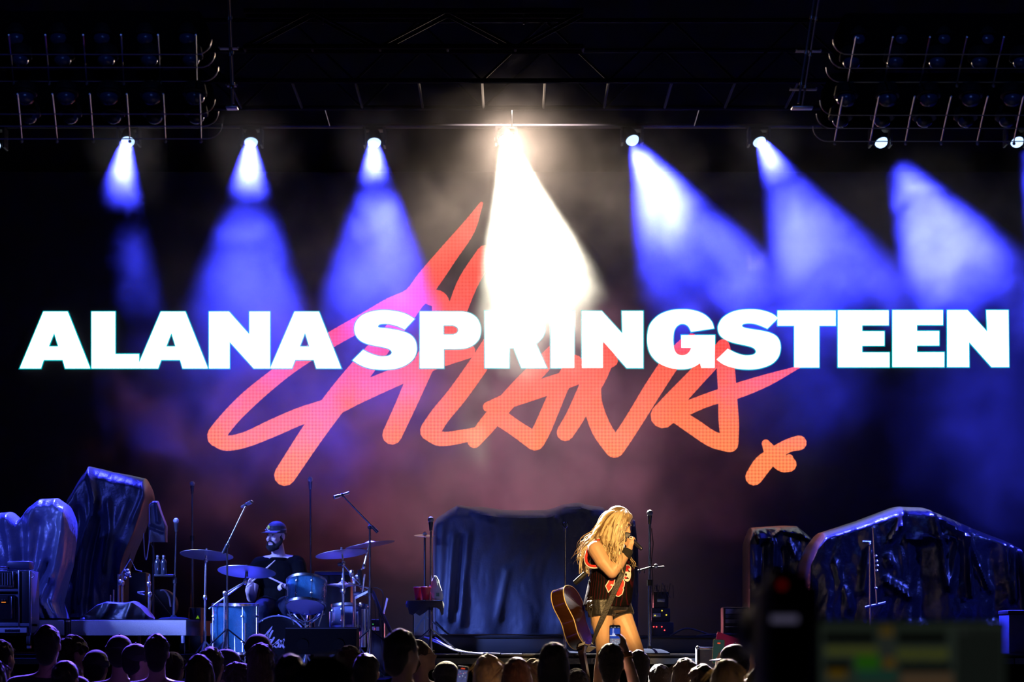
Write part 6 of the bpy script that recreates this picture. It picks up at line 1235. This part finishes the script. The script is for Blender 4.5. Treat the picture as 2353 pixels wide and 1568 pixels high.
fan('person in a cap lit from above between the camera and the monitor', 1866, 1502, 56, hair='short', hc='black', cloth='black', face=-0.5, hat=('front', 'grey'))
# nobody stands inside somebody else: those who would are moved a little nearer or farther along their sight line
placed = []; plan = {}
order = sorted(range(len(WAIT)), key=lambda i: 0 if (WAIT[i][4].get('D') or WAIT[i][4].get('arm')) else 1)
for i in order:
    lb, x, top, w_, kw = WAIT[i]; D0 = kw.get('D') or min(20.2, FPX * (kw.get('real', 0.185) + (0.02 if kw['hair'] == 'curly' else 0)) / w_); best = D0
    free = not kw.get('arm')
    for dd in sorted([q * 0.08 for q in range(-50, 51)], key=abs) if free else [0.0]:
        D = D0 + dd
        if not (7.5 < D < 20.25): continue
        if all(abs((x - 1176.5) / FPX * D - X) > (0.50 if abs(D - Y) < 0.30 else 0.44) or abs(D - Y) > 0.40 for X, Y in placed): best = D; break
    placed.append(((x - 1176.5) / FPX * best, best)); plan[i] = (best, max(0.9, min(1.12, best / D0)) if free else 1.0)
for i, (lb, x, top, w_, kw) in enumerate(WAIT):
    kw = dict(kw); kw['D'], kw['kk'] = plan[i]; t, P, R, D = make_fan(lb, x, top, w_, **kw)
    if 'phone with a lit screen' in lb or 'holding up the phone' in lb:
        d_ = (wr - at(1462, 1590, FD + 0.05)).normalized(); MB().lathe(wr - d_ * 0.05, d_, [(0, 0.034), (0.003, 0.038), (0.035, 0.036), (0.038, 0.032)], 18).build('wristband', mat('band_tan', (0.30, 0.12, 0.04), 0.6), t)
    if i == GLASSES:
        for s in (-1, 1): MB().tube([P(s * 0.031 + 0.022 * math.cos(a), 0.099, 0.006 + 0.018 * math.sin(a)) for a in np.linspace(0, 2 * PI, 13)], 0.0018, 5).build('glasses_rim', gl, t); MB().tube([P(s * 0.053, 0.098, 0.010), P(s * 0.080, -0.01, 0.014)], 0.0018, 5).build('glasses_arm', gl, t)
# ---------------------------------------------------------------- phones and the pink card
def phone(label, x, y, w_, h_, D, screen, body='phone_black', bc=(0.02, 0.02, 0.022), tilt=0.0):
    c = at(x, y, D); hw, hh = m(w_ / 2, D), m(h_ / 2, D); R = Matrix.Rotation(tilt, 3, 'Y'); X = R @ V(1, 0, 0); Z = R @ V(0, 0, 1)
    t = thing('phone', label, 'phone', c); lp = []
    for (sx, sz) in ((1, 1), (-1, 1), (-1, -1), (1, -1)):
        a0 = math.atan2(sz, sx) - PI / 4
        for q in range(5): a = a0 + PI / 2 * q / 4; lp.append((sx * (hw - 0.010) + 0.010 * math.cos(a), sz * (hh - 0.010) + 0.010 * math.sin(a)))
    MB().poly([c + X * u + Z * v for u, v in lp], V(0, 0.008, 0)).build('case', mat(body, bc, 0.3, 0.4, 0.1, 20), t)
    sc = MB().poly([c + X * u * 0.93 + Z * v * 0.965 + V(0, -0.0006, 0) for u, v in lp], V(0, 0.0008, 0)).build('screen', screen[0], t)
    for (n, u0, v0, u1, v1, mt) in screen[1]:
        q = lambda u, v: c + X * u * hw + Z * v * hh + V(0, -0.0014, 0)
        MB().poly([q(u0, v0), q(u1, v0), q(u1, v1), q(u0, v1)], V(0, 0.0007, 0)).build(n, mt, sc)
    return t
dkS = glow('screen_dark', (0.01, 0.02, 0.06), 0.6, False); blS = glow('screen_blue', (0.02, 0.06, 0.42), 0.9, False); whS = glow('screen_white', (0.8, 0.85, 1.0), 1.1, False); grS = glow('screen_grey', (0.25, 0.27, 0.36), 0.8, False); lvS = glow('screen_lav', (0.45, 0.5, 1.0), 0.9, False); rdS = glow('screen_red', (0.8, 0.08, 0.03), 0.9, False); bkS = glow('screen_black', (0.01, 0.01, 0.015), 0.3, False)
rnd = random.Random(4); dots = [('screen_spot', u, v, u + 0.09 + 0.1 * rnd.random(), v + 0.03 + 0.03 * rnd.random(), rnd.choice([whS, whS, grS, bkS, rdS])) for u, v in [(rnd.uniform(-0.85, 0.7), rnd.uniform(-0.85, -0.28)) for _ in range(26)]]
phone('phone with a lit screen of the stage held up in front of the singer', 1413, 1462, 26, 50, FD + 0.16, (bkS, [('screen_sky', -0.88, 0.06, 0.88, 0.70, blS), ('screen_beam', -0.40, 0.06, -0.16, 0.70, lvS), ('screen_glow', -0.46, 0.04, -0.02, 0.22, whS), ('screen_band', -0.9, 0.0, 0.2, 0.05, whS), ('screen_stage', -0.88, -0.24, 0.88, -0.01, blS), ('screen_crowd', -0.88, -0.92, 0.88, -0.25, grS), ('screen_clock', -0.75, 0.76, -0.45, 0.81, grS), ('screen_notch', -0.2, 0.75, 0.2, 0.83, grS), ('screen_icons', 0.45, 0.76, 0.8, 0.81, grS)] + dots))
phone('phone with a red button on its screen beside the smooth dark cap', 1062, 1556, 26, 50, 16.4, (bkS, [('screen_button', -0.35, 0.72, 0.3, 0.80, rdS), ('screen_stage', -0.85, -0.8, 0.85, 0.62, glow('screen_dim', (0.10, 0.11, 0.30), 0.6, False))] + [(n, u, v + 0.75, u2, v2 + 0.75, q) for n, u, v, u2, v2, q in dots[:14]]), 'phone_silver', (0.30, 0.30, 0.33), 0.12)
phone('bronze edged phone held up in front of the pink card', 1651, 1498, 27, 56, CD + 0.34, (glow('screen_green', (0.02, 0.045, 0.04), 0.8, False), [('screen_button', -0.25, 0.62, 0.25, 0.74, rdS)]), 'phone_bronze', (0.30, 0.22, 0.08), 0.05)
MB_ = SD_ + 0.14
cp_ = [at(1649, 1452, MB_), at(1724, 1478, MB_), at(1716, 1516, MB_), at(1641, 1490, MB_)]
o = MB().poly(cp_, V(0, 0.004, 0)).build('pink_card', mat('card_pink', (0.62, 0.02, 0.22), 0.7, 0, 0.06, 14), None, None, cp_[3]); tag(o, 'plain pink card held up at a slant beside the white fronted cap', 'card')
MB().box(at(1553, 1600, 16), at(1554, 1599, 16)) if False else None
# wristband on the phone arm
# ---------------------------------------------------------------- camera and control monitor close to us, out of focus
D = 5.2
t = thing('broadcast_camera', 'tall black camera on a tripod close to us, with a dim red light', 'camera', (at(1812, 0, D).x, D, 0))
bk = mat('camera_black', (0.006, 0.006, 0.007), 0.7, 0, 0.2, 20)
def fb(n, xa, ya, xb, yb, d0, d1, mt, par, bev=0.004): return MB().box(at(xa, yb, D) + V(0, d0, 0), at(xb, ya, D) + V(0, d1, 0), bev).build(n, mt, par)
fb('body', 1764, 1345, 1884, 1600, 0, 0.34, bk, t, 0.008); fb('viewfinder', 1768, 1322, 1856, 1400, -0.05, 0.10, bk, t, 0.008); fb('handle', 1782, 1308, 1838, 1322, 0.02, 0.22, bk, t, 0.004)
fb('rear_plate', 1770, 1402, 1872, 1590, -0.012, 0, bk, t); MB().ball(at(1797, 1345, D - 0.055), 0.008, 12).build('tally_light', glow('tally_red', (0.30, 0.004, 0.006), 0.16, False), t)
fb('readout', 1770, 1415, 1832, 1432, -0.016, -0.010, glow('readout_blue', (0.10, 0.09, 0.16), 0.4, False), t, 0.001); fb('grip', 1866, 1440, 1886, 1560, -0.03, 0.0, bk, t)
MB().lathe(at(1812, 1450, D) + V(0, 0.34, 0), (0, 1, 0), [(0, 0.05), (0.16, 0.055), (0.2, 0.06), (0.2, 0.05)], 20).build('lens', bk, t)
base = at(1812, 1600, D); base.y += 0.15; MB().tube([base, (base.x, base.y, 1.15)], 0.03, 10).build('tripod_column', bk, t)
for k in range(3):
    a = k * 2.094 + 0.5; MB().tube([(base.x, base.y, 1.40), (base.x + 0.20 * math.cos(a), base.y + 0.20 * math.sin(a), 0.02)], [0.022, 0.015], 8).build('tripod_leg', bk, t)
D = 4.9
t = thing('control_monitor', 'big out of focus monitor with yellow green bars at the bottom right', 'monitor', (at(2100, 0, D).x, D + 0.1, 0))
fb('bezel', 1874, 1424, 2316, 1740, 0, 0.05, bk, t, 0.006)
gs_ = lambda n, c, s=0.42: glow(n, c, s, False)
fb('display', 1884, 1432, 2308, 1730, -0.004, 0.0, gs_('display_dark', (0.010, 0.014, 0.011), 1.0), t, 0)
q = lambda n, xa, ya, xb, yb, mt, o=0: fb('display_' + n, xa, ya, xb, yb, -0.006 - o * 0.001, -0.0045 - o * 0.001, mt, t, 0)
q('strip', 1888, 1434, 2180, 1452, gs_('display_green_dim', (0.018, 0.026, 0.018))); q('bar', 1892, 1455, 2010, 1478, gs_('display_black', (0.001, 0.001, 0.001))); q('bar', 2060, 1455, 2175, 1478, gs_('display_black', (0, 0, 0)))
yl = gs_('display_yellow', (0.085, 0.095, 0.010)); og = gs_('display_orange', (0.10, 0.06, 0.006)); gn = gs_('display_green', (0.018, 0.10, 0.006)); gy = gs_('display_grey', (0.026, 0.032, 0.028)); tn = gs_('display_tan', (0.09, 0.055, 0.03)); tl = gs_('display_teal', (0.012, 0.05, 0.035))
for k in range(15): q('wave', 1897 + k * 8, 1489 - (k * 5) % 4, 1903 + k * 8, 1503 + (k * 7) % 5, yl)
for k in range(15): q('wave', 2060 + k * 8, 1494 - (k * 3) % 5, 2065 + k * 8, 1512 + (k * 5) % 7, yl)
q('block', 1965, 1506, 2020, 1540, gn); q('bar', 1895, 1520, 1955, 1540, gs_('display_black', (0, 0, 0))); q('bar', 2066, 1526, 2185, 1542, gs_('display_black', (0, 0, 0)))
q('dot', 2022, 1440, 2050, 1462, og); q('dot', 2030, 1512, 2056, 1536, og); q('dot', 1902, 1538, 1944, 1560, og); q('mark', 2022, 1470, 2052, 1510, gy); q('block', 1968, 1542, 2058, 1566, tl); q('block', 2070, 1548, 2188, 1580, tn)
q('panel', 2196, 1442, 2304, 1730, gs_('display_panel', (0.010, 0.013, 0.011))); q('label', 2200, 1446, 2230, 1456, gy); q('label', 2244, 1446, 2298, 1456, gs_('display_grey2', (0.015, 0.019, 0.016)))
base = at(2180, 0, D); MB().tube([(base.x, D + 0.07, at(0, 1700, D).z), (base.x, D + 0.07, 0.03)], 0.025, 10).build('stand_post', bk, t)
MB().lathe((base.x, D + 0.07, 0.0), (0, 0, 1), [(0, 0.14), (0.02, 0.14), (0.03, 0.12), (0.035, 0.03)], 24).build('stand_base', bk, t)
